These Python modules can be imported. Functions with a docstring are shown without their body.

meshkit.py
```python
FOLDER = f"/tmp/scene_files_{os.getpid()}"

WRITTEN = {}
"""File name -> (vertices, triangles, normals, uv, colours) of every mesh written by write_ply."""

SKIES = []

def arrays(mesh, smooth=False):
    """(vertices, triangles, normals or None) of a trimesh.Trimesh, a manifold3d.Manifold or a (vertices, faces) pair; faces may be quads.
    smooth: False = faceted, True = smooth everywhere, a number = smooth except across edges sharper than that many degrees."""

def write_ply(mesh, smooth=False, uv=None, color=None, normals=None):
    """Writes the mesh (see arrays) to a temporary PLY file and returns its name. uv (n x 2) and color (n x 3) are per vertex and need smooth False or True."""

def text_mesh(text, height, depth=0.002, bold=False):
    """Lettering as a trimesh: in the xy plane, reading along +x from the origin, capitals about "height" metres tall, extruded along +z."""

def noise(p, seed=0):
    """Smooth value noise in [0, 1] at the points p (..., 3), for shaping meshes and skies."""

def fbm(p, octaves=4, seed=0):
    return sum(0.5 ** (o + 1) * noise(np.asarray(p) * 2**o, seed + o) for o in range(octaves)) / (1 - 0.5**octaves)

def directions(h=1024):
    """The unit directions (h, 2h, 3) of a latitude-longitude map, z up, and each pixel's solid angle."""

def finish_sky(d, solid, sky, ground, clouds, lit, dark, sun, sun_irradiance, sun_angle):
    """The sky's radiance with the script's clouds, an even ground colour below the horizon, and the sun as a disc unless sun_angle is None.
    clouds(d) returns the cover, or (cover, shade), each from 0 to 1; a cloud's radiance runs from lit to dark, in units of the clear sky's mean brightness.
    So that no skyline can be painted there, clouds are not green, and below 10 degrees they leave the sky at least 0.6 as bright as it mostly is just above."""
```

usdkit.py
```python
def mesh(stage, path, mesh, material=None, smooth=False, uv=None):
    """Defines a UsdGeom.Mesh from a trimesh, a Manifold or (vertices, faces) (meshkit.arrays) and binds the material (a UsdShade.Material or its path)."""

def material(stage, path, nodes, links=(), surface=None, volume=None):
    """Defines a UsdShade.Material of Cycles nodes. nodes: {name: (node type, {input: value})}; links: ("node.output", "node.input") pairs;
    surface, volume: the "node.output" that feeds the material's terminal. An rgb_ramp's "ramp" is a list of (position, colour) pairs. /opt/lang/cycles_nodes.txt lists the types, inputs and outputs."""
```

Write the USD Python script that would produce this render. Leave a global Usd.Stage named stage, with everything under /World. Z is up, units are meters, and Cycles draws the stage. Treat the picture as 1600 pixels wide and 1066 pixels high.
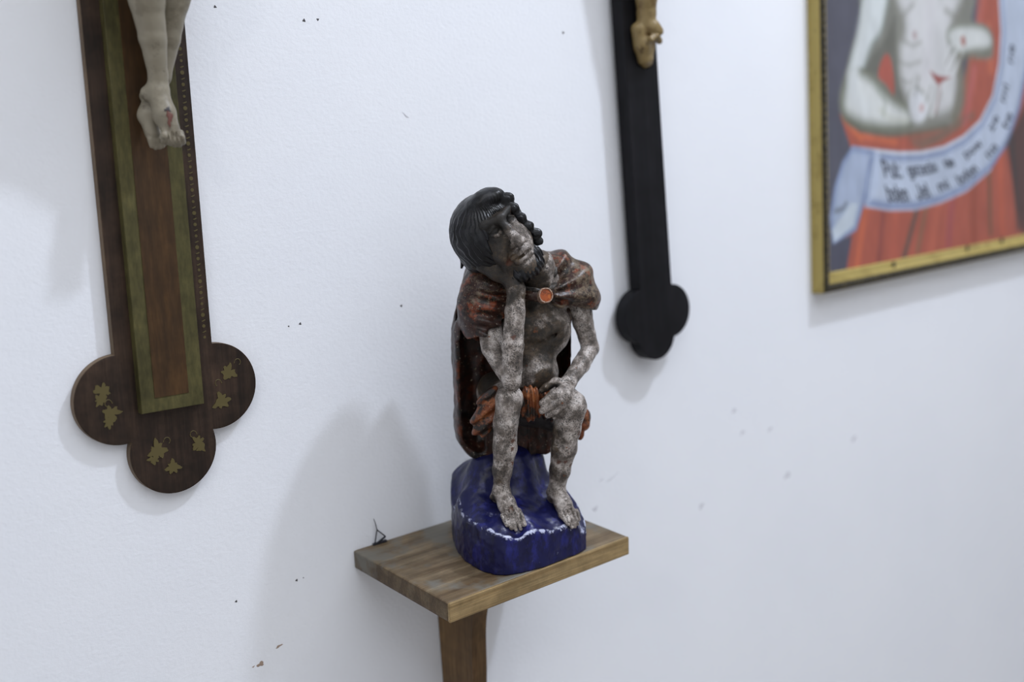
import math, random
import numpy as np, trimesh
import shapely
from shapely.geometry import Polygon, Point
import usdkit, meshkit
from pxr import Usd, UsdGeom, UsdLux, UsdShade, Gf, Sdf, Vt

rng = np.random.default_rng(7)
random.seed(7)
stage = Usd.Stage.CreateInMemory()
UsdGeom.SetStageUpAxis(stage, UsdGeom.Tokens.z)
UsdGeom.SetStageMetersPerUnit(stage, 1.0)
UsdGeom.Xform.Define(stage, '/World')
UsdGeom.Scope.Define(stage, '/World/Looks')

# ------------------------------------------------------------------ camera
FPX = 1700.0                                   # focal length in pixels of a 1600 wide frame
ax = np.array([2948.3 - 800, 102.75 - 533, FPX]); ax /= np.linalg.norm(ax)      # wall's right, seen from the camera
dn = np.array([.064, 1, -(.064 * ax[0] + ax[1]) / ax[2]]); dn /= np.linalg.norm(dn)
W = np.array([ax, np.cross(ax, dn), -dn])      # camera (right, down, ahead) -> world (x right, y into wall, z up)
CAM = np.array([0, -1.05, 1.70])
cam = UsdGeom.Camera.Define(stage, '/World/camera')
cm = np.eye(4); cm[0, :3], cm[1, :3], cm[2, :3], cm[3, :3] = W[:, 0], -W[:, 1], -W[:, 2], CAM
cam.AddTransformOp().Set(Gf.Matrix4d(cm.tolist()))
cam.CreateHorizontalApertureAttr(36.0); cam.CreateVerticalApertureAttr(36.0 * 1066 / 1600)
cam.CreateFocalLengthAttr(36.0 * FPX / 1600)
cam.CreateClippingRangeAttr(Gf.Vec2f(.05, 50))
cam.CreateFStopAttr(2.4); cam.CreateFocusDistanceAttr(1.12)
cam.CreateExposureAttr(0.0)

# ------------------------------------------------------------------ lights (key and side lamps of the room, plus an added fill panel)
def sphere_lamp(name, pos, radius, power, col, aim=None, cone=None, soft=0):
    l = UsdLux.SphereLight.Define(stage, '/World/' + name)
    l.CreateRadiusAttr(radius); l.CreateIntensityAttr(power); l.CreateColorAttr(Gf.Vec3f(*col))
    if aim is None: l.AddTranslateOp().Set(Gf.Vec3d(*pos)); return l
    d = np.array(aim, float) - np.array(pos); d /= np.linalg.norm(d)
    x = np.cross(d, [0, 0, 1.0]); x /= np.linalg.norm(x); y = np.cross(x, d)
    m = np.eye(4); m[0, :3], m[1, :3], m[2, :3], m[3, :3] = x, y, -d, pos
    l.AddTransformOp().Set(Gf.Matrix4d(m.tolist()))
    sh = UsdLux.ShapingAPI.Apply(l.GetPrim()); sh.CreateShapingConeAngleAttr(cone); sh.CreateShapingConeSoftnessAttr(soft)
    return l
def ceiling_fill(name, pos, w, h, power, col):
    l = UsdLux.RectLight.Define(stage, '/World/' + name)
    l.CreateWidthAttr(w); l.CreateHeightAttr(h); l.CreateIntensityAttr(power); l.CreateColorAttr(Gf.Vec3f(*col))
    l.AddTranslateOp().Set(Gf.Vec3d(*pos))
sphere_lamp('lamp_key', (1.90, -1.04, 3.80), .07, 700.0, (.90, .985, 1.15), aim=(.55, -.05, .90), cone=60, soft=1.0)      # track spot to the right, close to the wall
sphere_lamp('lamp_side', (-1.35, -1.6, 2.75), .085, 45.0, (1.0, .98, .95))
ceiling_fill('fill_panel', (1.1, -2.3, 4.26), 5.0, 3.2, 2.0, (.94, .98, 1.045))  # added unseen panel for even ambient fill, not a fitting of the room

# ------------------------------------------------------------------ helpers
LOOKS = {}
def look(name, nodes, links, surface='p.BSDF'):
    LOOKS[name] = usdkit.material(stage, '/World/Looks/' + name, nodes, links, surface=surface)
USED = {}
def path_for(name, parent=None):
    base = (parent.GetPath().pathString if parent else '/World') + '/'
    k = USED.get(base + name, 0); USED[base + name] = k + 1
    return base + (name if k == 0 else f'{name}_{k:03d}')
def tag(p, label=None, cat=None, group=None, kind=None):
    p = p.GetPrim() if hasattr(p, 'GetPrim') else p
    for k, v in (('label', label), ('category', cat), ('group', group), ('kind', kind)):
        if v: p.SetCustomDataByKey(k, v)
    return p
def thing(name, label, cat, loc=(0, 0, 0), group=None, kind=None, matrix=None):
    x = UsdGeom.Xform.Define(stage, path_for(name))
    if matrix is not None: x.AddTransformOp().Set(Gf.Matrix4d(np.asarray(matrix).tolist()))
    else: x.AddTranslateOp().Set(Gf.Vec3d(*map(float, loc)))
    return tag(x, label, cat, group, kind)
def part(name, mesh, mat, parent=None, smooth=30, label=None, attrs=None, kind=None):
    m = usdkit.mesh(stage, path_for(name, parent), mesh, LOOKS[mat], smooth=smooth)
    for k, v in (attrs or {}).items():
        api = UsdGeom.PrimvarsAPI(m)
        v = np.asarray(v, np.float32)
        if v.ndim == 1: api.CreatePrimvar(k, Sdf.ValueTypeNames.FloatArray, 'vertex').Set(Vt.FloatArray.FromNumpy(v))
        else: api.CreatePrimvar(k, Sdf.ValueTypeNames.Color3fArray, 'vertex').Set(Vt.Vec3fArray.FromNumpy(v))
    return tag(m, label, None, None, kind)
def ray(u, v): return W @ np.array([u - 800, v - 533, FPX]) / FPX
def at(u, v, y=0.0):
    """A measured pixel of the photograph as a point in front of the wall at depth y."""
    r = ray(u, v); return CAM + r * ((y - CAM[1]) / r[1])
def cat(*ms): return trimesh.util.concatenate([m for m in ms])
def box(lo, hi):
    lo, hi = np.minimum(lo, hi), np.maximum(lo, hi)
    m = trimesh.creation.box(np.array(hi) - np.array(lo)); m.apply_translation((np.array(lo) + np.array(hi)) / 2); return m
def bevel_prism(poly, depth, bev=.001, steps=2):
    """poly in x-z, extruded from y=0 towards the room (-y) by depth, with a rounded front edge."""
    layers = [(0.0, 0.0)] + [(depth - bev + bev * math.sin(a), -bev * (1 - math.cos(a))) for a in np.linspace(0, math.pi / 2, steps + 1)]
    ms = []
    base = np.array(poly.exterior.coords)[:-1]
    if Polygon(base).exterior.is_ccw is False: base = base[::-1]
    n = len(base)
    e = np.roll(base, -1, 0) - base; e /= np.linalg.norm(e, axis=1, keepdims=True)
    nr = np.stack([e[:, 1], -e[:, 0]], 1); nv = nr + np.roll(nr, 1, 0); nv /= np.maximum((nv * np.roll(nr, 1, 0)).sum(1, keepdims=True), .5)
    V = []
    for d, off in layers:
        q = base + nv * off
        V.append(np.column_stack([q[:, 0], np.full(n, -d), q[:, 1]]))
    V = np.vstack(V); F = []
    for i in range(len(layers) - 1):
        for j in range(n):
            a, b = i * n + j, i * n + (j + 1) % n
            F += [[a, b, b + n], [a, b + n, a + n]]
    tv, tf = trimesh.creation.triangulate_polygon(Polygon(base + nv * layers[-1][1]), engine='earcut')
    top = np.column_stack([tv[:, 0], np.full(len(tv), -depth), tv[:, 1]])
    F = np.array(F)
    side = trimesh.Trimesh(V, F, process=False)
    cap = trimesh.Trimesh(top, tf, process=False)
    if cap.face_normals[0][1] > 0: cap.invert()
    back = trimesh.Trimesh(np.column_stack([tv[:, 0], np.zeros(len(tv)), tv[:, 1]]), tf, process=False)
    if back.face_normals[0][1] < 0: back.invert()
    m = cat(side, cap, back); m.merge_vertices(); m.fix_normals(); return m
def tube(pts, r, sides=8):
    p = np.asarray(pts, float); r = np.broadcast_to(r, (len(p),))
    t = np.gradient(p, axis=0); t /= np.linalg.norm(t, axis=1, keepdims=True)
    a = np.cross(t, np.where(np.abs(t[:, 2:]) < .9, [[0, 0, 1.]], [[1., 0, 0]])); a /= np.linalg.norm(a, axis=1, keepdims=True)
    b = np.cross(t, a); an = np.arange(sides) * 2 * np.pi / sides
    V = (p[:, None] + r[:, None, None] * (np.cos(an)[None, :, None] * a[:, None] + np.sin(an)[None, :, None] * b[:, None])).reshape(-1, 3)
    F = []
    for i in range(len(p) - 1):
        for j in range(sides):
            q, w = i * sides + j, i * sides + (j + 1) % sides
            F += [[q, q + sides, w + sides], [q, w + sides, w]]
    V = np.vstack([V, p[:1], p[-1:]]); n = len(V); e = (len(p) - 1) * sides
    for j in range(sides):
        F += [[n - 2, j, (j + 1) % sides], [n - 1, e + (j + 1) % sides, e + j]]
    m = trimesh.Trimesh(V, np.array(F), process=False); m.fix_normals(); return m

# ---- signed distance fields on a grid, turned into one continuous mesh
VOX = 1.0                                      # voxel size factor
class Field:
    def __init__(s, lo, hi, h):
        h = h * VOX; s.h, s.lo = h, np.array(lo, float)
        s.n = np.ceil((np.array(hi) - s.lo) / h).astype(int) + 1
        s.D = np.full(s.n, 50.0, np.float32)
    def win(s, lo, hi):
        a = np.clip(np.floor((np.array(lo) - s.lo) / s.h).astype(int), 0, s.n)
        b = np.clip(np.ceil((np.array(hi) - s.lo) / s.h).astype(int) + 1, 0, s.n)
        g = [(s.lo[i] + s.h * np.arange(a[i], b[i])).astype(np.float32) for i in range(3)]
        return tuple(slice(a[i], b[i]) for i in range(3)), g[0][:, None, None], g[1][None, :, None], g[2][None, None, :]
    def merge(s, sl, d, k, op):
        D = s.D[sl]
        if op == 'u':
            if k > 0:
                hh = np.maximum(k - np.abs(D - d), 0) / k; s.D[sl] = np.minimum(D, d) - hh * hh * k * .25
            else: s.D[sl] = np.minimum(D, d)
        else:
            d = -d
            if k > 0:
                hh = np.maximum(k - np.abs(D - d), 0) / k; s.D[sl] = np.maximum(D, d) + hh * hh * k * .25
            else: s.D[sl] = np.maximum(D, d)
    def cone(s, a, b, ra, rb, k=3.0, op='u'):
        a, b = np.array(a, float), np.array(b, float); m = max(ra, rb) + k + 3
        sl, x, y, z = s.win(np.minimum(a, b) - m, np.maximum(a, b) + m)
        d = b - a; L = max(d @ d, 1e-9)
        t = np.clip(((x - a[0]) * d[0] + (y - a[1]) * d[1] + (z - a[2]) * d[2]) / L, 0, 1)
        q = np.sqrt((x - a[0] - t * d[0]) ** 2 + (y - a[1] - t * d[1]) ** 2 + (z - a[2] - t * d[2]) ** 2)
        s.merge(sl, q - (ra + (rb - ra) * t), k, op)
    def chain(s, pts, rs, k=3.0, op='u'):
        for i in range(len(pts) - 1): s.cone(pts[i], pts[i + 1], rs[i], rs[i + 1], k, op)
    def ell(s, c, r, M=None, k=3.0, op='u'):
        """M rows: the ellipsoid's own axes."""
        c, r = np.array(c, float), np.array(r, float); M = np.eye(3) if M is None else np.array(M)
        m = max(r) + k + 3
        sl, x, y, z = s.win(c - m, c + m)
        x, y, z = x - c[0], y - c[1], z - c[2]
        q = [(M[i, 0] * x + M[i, 1] * y + M[i, 2] * z) for i in range(3)]
        k0 = np.sqrt(sum((q[i] / r[i]) ** 2 for i in range(3))); k1 = np.sqrt(sum((q[i] / r[i] ** 2) ** 2 for i in range(3)))
        s.merge(sl, (k0 * (k0 - 1) / np.maximum(k1, 1e-6)).astype(np.float32), k, op)
    def func(s, fn, lo, hi, k=0.0, op='u'):
        sl, x, y, z = s.win(lo, hi)
        s.merge(sl, np.broadcast_to(fn(x, y, z), s.D[sl].shape).astype(np.float32), k, op)
    def disp(s, fn, lo, hi):
        sl, x, y, z = s.win(lo, hi)
        s.D[sl] += fn(x, y, z).astype(np.float32)
    def mesh(s):
        D = s.D; S = D < 0
        n = np.array(D.shape) - 1
        C = lambda A, i, j, k: A[i:n[0] + i, j:n[1] + j, k:n[2] + k]
        cnt = np.zeros(n, np.int8)
        for i, j, k in np.ndindex(2, 2, 2): cnt += C(S, i, j, k)
        act = (cnt > 0) & (cnt < 8)
        ix = np.argwhere(act); num = np.full(n, -1, np.int32); num[act] = np.arange(len(ix))
        pos = np.zeros((len(ix), 3)); w = np.zeros(len(ix))
        cs = list(np.ndindex(2, 2, 2)); val = {c: D[ix[:, 0] + c[0], ix[:, 1] + c[1], ix[:, 2] + c[2]] for c in cs}
        for c in cs:
            for a in range(3):
                if c[a] == 0:
                    e = list(c); e[a] = 1; e = tuple(e); va, vb = val[c], val[e]
                    x = (va < 0) != (vb < 0); t = np.where(x, va / np.where(x, va - vb, 1), 0)
                    p = np.tile(np.array(c, float), (len(ix), 1)); p[:, a] = t
                    pos += p * x[:, None]; w += x
        V = s.lo + s.h * (ix + pos / w[:, None])
        F = []
        for a in range(3):
            b, c = (a + 1) % 3, (a + 2) % 3
            s0 = [slice(1, -1)] * 3; s1 = [slice(1, -1)] * 3
            s0[a] = slice(0, -1); s1[a] = slice(1, None)
            A, B = S[tuple(s0)], S[tuple(s1)]
            for flip, sel in ((False, A & ~B), (True, ~A & B)):
                e = np.argwhere(sel); e[:, b] += 1; e[:, c] += 1
                def cell(db, dc):
                    q = e.copy(); q[:, b] += db; q[:, c] += dc; return num[q[:, 0], q[:, 1], q[:, 2]]
                q = np.stack([cell(-1, -1), cell(0, -1), cell(0, 0), cell(-1, 0)], 1)
                if flip: q = q[:, ::-1]
                F.append(q[:, [0, 1, 2]]); F.append(q[:, [0, 2, 3]])
        F = np.vstack(F)
        from scipy.sparse import coo_matrix
        from scipy.sparse.csgraph import connected_components
        nc, lab = connected_components(coo_matrix((np.ones(len(F) * 2), (np.r_[F[:, 0], F[:, 1]], np.r_[F[:, 1], F[:, 2]])), shape=(len(V), len(V))), directed=False)
        big = np.bincount(lab) > .02 * len(V); keep = big[lab]; new = np.cumsum(keep) - 1
        return trimesh.Trimesh(V[keep], new[F[keep[F[:, 0]]]], process=False)
def sm(e0, e1, x):
    t = np.clip((x - e0) / (e1 - e0), 0, 1); return t * t * (3 - 2 * t)
def unit(v): v = np.array(v, float); return v / np.linalg.norm(v)

# ------------------------------------------------------------------ materials
def N(scale, detail=4, rough=.6, vec=None, **k): return ('noise_texture', dict(scale=scale, detail=detail, roughness=rough, **k))
OBJ = ('texture_coordinate', {})
def ramp(*st): return ('rgb_ramp', {'ramp': list(st)})
def bw(a, b): return ramp((a, (0, 0, 0)), (b, (1, 1, 1)))

look('wall_paint', {
    'g': ('geometry', {}), 'n': N(3.0, 3), 'c': ramp((.35, (.775, .79, .83)), (.65, (.80, .812, .845))),
    'm': ('mapping', {'scale': (1, 1, 1.25)}),
    'b1': N(190, 3, .55), 'b2': N(28, 3), 'mx': ('math', {'math_type': 'multiply_add', 'value2': .9}),
    'bu': ('bump', {'strength': .32, 'distance': .0012}),
    'p': ('principled_bsdf', {'roughness': .72, 'specular_ior_level': .3})},
    [('g.position', 'n.vector'), ('g.position', 'm.vector'), ('m.vector', 'b1.vector'), ('g.position', 'b2.vector'), ('n.fac', 'c.fac'), ('c.color', 'p.base_color'),
     ('b1.fac', 'mx.value1'), ('b2.fac', 'mx.value3'), ('mx.value', 'bu.height'), ('bu.normal', 'p.normal')])
def plain(name, col, rough=.6, **k): look(name, {'p': ('principled_bsdf', dict(base_color=col, roughness=rough, **k))}, [])
plain('ceiling_white', (.82, .82, .82), .9)
plain('floor_grey', (.32, .29, .26), .6)
plain('nail_dark', (.05, .045, .05), .6)
plain('stain_brown', (.30, .22, .17), .8)
plain('scuff_grey', (.58, .58, .62), .8)
plain('iron', (.035, .035, .045), .45, metallic=.6)
plain('ornament_gold', (.092, .072, .025), .55, specular_ior_level=.3)
plain('ink', (.045, .05, .07), .6)

def wood(name, dark, light, scale, stretch, rough=.55, fine=.35, bump=.25, spec=.25, extra=None):
    """stretch: mapping scale per axis, small along the grain."""
    nodes = {'t': OBJ, 'm': ('mapping', {'scale': stretch}), 'n': N(scale, 5, .6, distortion=.6), 'c': ramp((.32, dark), (.68, light)),
             'm2': ('mapping', {'scale': tuple(6 * s for s in stretch)}), 'f': N(scale, 3, .6), 'fr': ramp((.35, (1 - fine,) * 3), (.7, (1, 1, 1))),
             'mul': ('mix', {'mix_type': 'multiply', 'fac': 1.0}), 'w': N(25, 5, .65), 'wr': ramp((.38, (.72, .72, .72)), (.62, (1.1, 1.1, 1.1))),
             'mul2': ('mix', {'mix_type': 'multiply', 'fac': 1.0}),
             'bu': ('bump', {'strength': bump, 'distance': .0008}), 'p': ('principled_bsdf', {'roughness': rough, 'specular_ior_level': spec})}
    links = [('t.object', 'm.vector'), ('m.vector', 'n.vector'), ('t.object', 'm2.vector'), ('m2.vector', 'f.vector'), ('n.fac', 'c.fac'), ('f.fac', 'fr.fac'),
             ('c.color', 'mul.color1'), ('fr.color', 'mul.color2'), ('t.object', 'w.vector'), ('w.fac', 'wr.fac'), ('mul.color', 'mul2.color1'), ('wr.color', 'mul2.color2'),
             ('f.fac', 'bu.height'), ('bu.normal', 'p.normal')]
    out = 'mul2.color'
    if extra: out = extra(nodes, links, out)
    links.append((out, 'p.base_color'))
    look(name, nodes, links)

def bare_edge(nodes, links, out):
    # the plank's edge is bare wood, its face painted
    nodes.update({'g': ('geometry', {}), 'sx': ('separate_xyz', {}), 'ab': ('math', {'math_type': 'absolute'}), 'th': ('math', {'math_type': 'less_than', 'value2': .45}),
                  'e': ('mix', {'color2': (.135, .09, .052)}), 'em': ('mix', {'mix_type': 'multiply', 'fac': 1.0})})
    links += [('g.true_normal', 'sx.vector'), ('sx.y', 'ab.value1'), ('ab.value', 'th.value1'), ('th.value', 'e.fac'), (out, 'e.color1'), ('e.color', 'em.color1'), ('wr.color', 'em.color2')]
    return 'em.color'
wood('plank_brown', (.026, .015, .010), (.055, .032, .020), 60, (1, 1, .06), .5, extra=bare_edge)
wood('panel_brown', (.048, .025, .010), (.082, .040, .013), 40, (1, 1, .15), .55)
wood('panel_green', (.068, .060, .020), (.108, .094, .034), 45, (1, 1, .3), .55)
wood('black_wood', (.006, .006, .008), (.012, .0115, .014), 60, (1, 1, .06), .5, fine=.3, spec=.15)
wood('bracket_wood', (.13, .072, .030), (.20, .118, .050), 60, (1, 1, .08), .5)
def shelf_stain(nodes, links, out):
    # annual rings, a greyed patch and darker end grain
    nodes.update({'rm': ('mapping', {'scale': (.10, 1, 1)}), 'rw': ('wave_texture', {'wave_type': 'bands', 'bands_direction': 'y', 'scale': 9, 'distortion': 14, 'detail': 3, 'detail_scale': 1.0}), 'rr': ramp((.25, (.62, .56, .50)), (.6, (1, 1, 1))), 'rx': ('mix', {'mix_type': 'multiply', 'fac': .65}),
                  'g': ('geometry', {}), 'sx': ('separate_xyz', {}), 'th': ('math', {'math_type': 'less_than', 'value2': -.7}), 'eg': ('mix', {'mix_type': 'multiply', 'color2': (.62, .57, .50)})})
    links += [('t.object', 'rm.vector'), ('rm.vector', 'rw.vector'), ('rw.fac', 'rr.fac'), (out, 'rx.color1'), ('rr.color', 'rx.color2'), ('g.true_normal', 'sx.vector'), ('sx.x', 'th.value1'), ('th.value', 'eg.fac'), ('rx.color', 'eg.color1')]
    out = 'eg.color'
    nodes.update({'sn': N(14, 4, .6), 'sr': bw(.52, .62), 'st': ('mix', {'color2': (.15, .145, .125)}), 'mulf': ('math', {'math_type': 'multiply', 'value2': .8})})
    links += [('t.object', 'sn.vector'), ('sn.fac', 'sr.fac'), ('sr.color', 'mulf.value1'), ('mulf.value', 'st.fac'), (out, 'st.color1')]
    return 'st.color'
wood('shelf_top_wood', (.15, .098, .052), (.29, .225, .14), 45, (.045, 1, 1), .5, fine=.3, extra=shelf_stain)
wood('shelf_edge_wood', (.30, .20, .09), (.44, .32, .16), 90, (.03, 1, 1), .55, fine=.35)

# old paint on carved wood
def old_skin():
    nodes = {'t': OBJ, 'dn': N(260, 4, .7), 'dv': ('vector_math', {'math_type': 'multiply_add', 'vector2': (.0042, .0042, .0042)}),
             'tone': N(70, 6, .7), 'tr': ramp((.33, (.075, .060, .050)), (.45, (.185, .155, .133)), (.54, (.40, .352, .32)), (.67, (.62, .57, .53))),
             'vo': ('voronoi_texture', {'feature': 'distance_to_edge', 'scale': 620}), 'cr': ramp((.02, (1, 1, 1)), (.11, (0, 0, 0))),
             'cn': N(95, 4, .65), 'cm': bw(.48, .62), 'cmul': ('math', {'math_type': 'multiply'}),
             'sp': N(620, 4, .75), 'spr': bw(.515, .575), 'sn': N(60, 4, .65), 'snr': bw(.34, .56), 'smul': ('math', {'math_type': 'multiply'}),
             'mxm': ('math', {'math_type': 'maximum'}), 'crk': ('mix', {'color2': (.030, .026, .023)}),
             'ch': N(75, 3, .55), 'chr': bw(.690, .715), 'chip': ('mix', {'color2': (.14, .05, .022)}),
             'wa': ('attribute', {'attribute': 'wear_shade'}), 'wn': N(150, 4, .7), 'wadd': ('math', {'math_type': 'multiply_add', 'value2': .9}), 'wsub': ('math', {'math_type': 'subtract', 'value2': .62}), 'wmul': ('math', {'math_type': 'multiply', 'value2': 3.0, 'use_clamp': True}),
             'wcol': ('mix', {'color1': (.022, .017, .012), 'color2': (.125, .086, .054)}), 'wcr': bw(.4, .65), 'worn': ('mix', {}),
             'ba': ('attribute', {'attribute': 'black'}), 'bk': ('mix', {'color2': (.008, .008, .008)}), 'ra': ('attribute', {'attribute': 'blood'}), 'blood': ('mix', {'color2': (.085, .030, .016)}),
             'inv': ('math', {'math_type': 'subtract', 'value1': 1.0}), 'bu': ('bump', {'strength': .55, 'distance': .0006}),
             'p': ('principled_bsdf', {'roughness': .42, 'specular_ior_level': .38})}
    L = [('t.object', x + '.vector') for x in ('dn', 'tone', 'cn', 'sp', 'sn', 'ch', 'wn')] + [
        ('dn.color', 'dv.vector1'), ('t.object', 'dv.vector3'), ('dv.vector', 'vo.vector'), ('vo.distance', 'cr.fac'), ('cn.fac', 'cm.fac'),
        ('cr.color', 'cmul.value1'), ('cm.color', 'cmul.value2'), ('sp.fac', 'spr.fac'), ('sn.fac', 'snr.fac'), ('spr.color', 'smul.value1'), ('snr.color', 'smul.value2'),
        ('cmul.value', 'mxm.value1'), ('smul.value', 'mxm.value2'), ('tone.fac', 'tr.fac'), ('tr.color', 'worn.color1'),
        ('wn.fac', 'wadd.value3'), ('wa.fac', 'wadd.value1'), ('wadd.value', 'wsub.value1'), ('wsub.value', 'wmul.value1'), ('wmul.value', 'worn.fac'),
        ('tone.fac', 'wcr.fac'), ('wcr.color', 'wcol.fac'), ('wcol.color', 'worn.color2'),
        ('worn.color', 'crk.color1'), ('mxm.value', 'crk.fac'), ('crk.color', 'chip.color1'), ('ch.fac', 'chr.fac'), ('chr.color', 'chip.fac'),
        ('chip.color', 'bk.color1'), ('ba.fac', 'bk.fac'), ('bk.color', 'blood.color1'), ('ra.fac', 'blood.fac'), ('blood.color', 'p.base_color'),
        ('mxm.value', 'inv.value2'), ('inv.value', 'bu.height'), ('bu.normal', 'p.normal')]
    look('old_flesh_paint', nodes, L)
old_skin()
def patched(name, base, second, dirt, fleck, s1=45, s2=70, fl=.70, rough=.38, wearcol=None, bump=.5, second_at=(.52, .60), dirt_at=(.50, .62), sc=(1, 1, 1)):
    nodes = {'t': OBJ, 'mp': ('mapping', {'scale': sc}), 'a': N(s1, 5, .65), 'ar': bw(*second_at), 'm1': ('mix', {'color1': base, 'color2': second}),
             'b': N(s2, 5, .7), 'br': bw(*dirt_at), 'm2': ('mix', {'color2': dirt}),
             'f': N(330, 4, .7), 'fr': bw(fl, fl + .04), 'm3': ('mix', {'color2': fleck}),
             'bu': ('bump', {'strength': bump, 'distance': .0008}), 'p': ('principled_bsdf', {'roughness': rough, 'specular_ior_level': .32})}
    L = [('t.object', 'mp.vector')] + [('mp.vector', x + '.vector') for x in 'abf'] + [('a.fac', 'ar.fac'), ('ar.color', 'm1.fac'), ('b.fac', 'br.fac'), ('br.color', 'm2.fac'), ('m1.color', 'm2.color1'),
         ('f.fac', 'fr.fac'), ('fr.color', 'm3.fac'), ('m2.color', 'm3.color1'), ('b.fac', 'bu.height'), ('bu.normal', 'p.normal')]
    out = 'm3.color'
    if wearcol is not None:
        nodes.update({'wa': ('attribute', {'attribute': 'wear_shade'}), 'wn': N(240, 4, .75), 'wadd': ('math', {'math_type': 'multiply_add', 'value2': .8}), 'wsub': ('math', {'math_type': 'subtract', 'value2': .68}),
                      'wmul': ('math', {'math_type': 'multiply', 'value2': 4.0, 'use_clamp': True}), 'm4': ('mix', {'color2': wearcol})})
        L += [('t.object', 'wn.vector'), ('wn.fac', 'wadd.value3'), ('wa.fac', 'wadd.value1'), ('wadd.value', 'wsub.value1'), ('wsub.value', 'wmul.value1'), ('wmul.value', 'm4.fac'), (out, 'm4.color1')]
        out = 'm4.color'
    L.append((out, 'p.base_color'))
    if name == 'cape_paint':
        nodes.update({'rd': ('attribute', {'attribute': 'red'}), 'rm': ('math', {'math_type': 'multiply'})})
        L = [l for l in L if l != ('ar.color', 'm1.fac')] + [('ar.color', 'rm.value1'), ('rd.fac', 'rm.value2'), ('rm.value', 'm1.fac')]
    look(name, nodes, L)
patched('cape_paint', (.030, .010, .006), (.185, .040, .012), (.009, .007, .006), (.40, .34, .25), 48, 85, .635, .36, wearcol=(.16, .12, .08), second_at=(.54, .60), dirt_at=(.46, .60))
patched('collar_paint', (.030, .026, .022), (.062, .046, .032), (.012, .011, .011), (.40, .37, .32), 80, 90, .64, .36, wearcol=(.25, .22, .18))
patched('loincloth_paint', (.15, .042, .014), (.25, .085, .030), (.018, .014, .012), (.5, .38, .28), 60, 55, .68, .30, wearcol=(.40, .28, .20), dirt_at=(.47, .56))
patched('black_hair', (.008, .008, .010), (.017, .018, .020), (.004, .004, .004), (.34, .36, .36), 60, 90, .70, .34)
patched('blue_paint', (.008, .009, .055), (.014, .016, .120), (.005, .005, .022), (.30, .32, .45), 50, 55, .72, .30, wearcol=(.42, .44, .58), dirt_at=(.48, .66), sc=(1, 1, .55))
patched('brooch_red', (.33, .075, .02), (.42, .12, .03), (.12, .03, .012), (.6, .4, .3), 150, 170, .74, .3)
patched('brooch_rim_paint', (.42, .30, .23), (.30, .12, .06), (.10, .05, .03), (.6, .5, .4), 200, 260, .72, .35)
patched('ivory_flesh', (.235, .208, .155), (.19, .165, .12), (.11, .09, .065), (.36, .33, .27), 40, 55, .80, .45, bump=.2, dirt_at=(.60, .72))
plain('wound_red', (.125, .045, .032), .55)
patched('old_gold', (.23, .165, .07), (.16, .10, .04), (.06, .035, .018), (.5, .42, .25), 35, 50, .72, .38, dirt_at=(.56, .68))
patched('frame_gold', (.40, .31, .095), (.31, .235, .066), (.13, .105, .045), (.55, .48, .27), 25, 60, .74, .40, bump=.15, dirt_at=(.60, .74))
patched('frame_dark', (.022, .018, .011), (.055, .044, .018), (.012, .010, .008), (.20, .155, .06), 120, 150, .58, .45, bump=.8)
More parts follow.
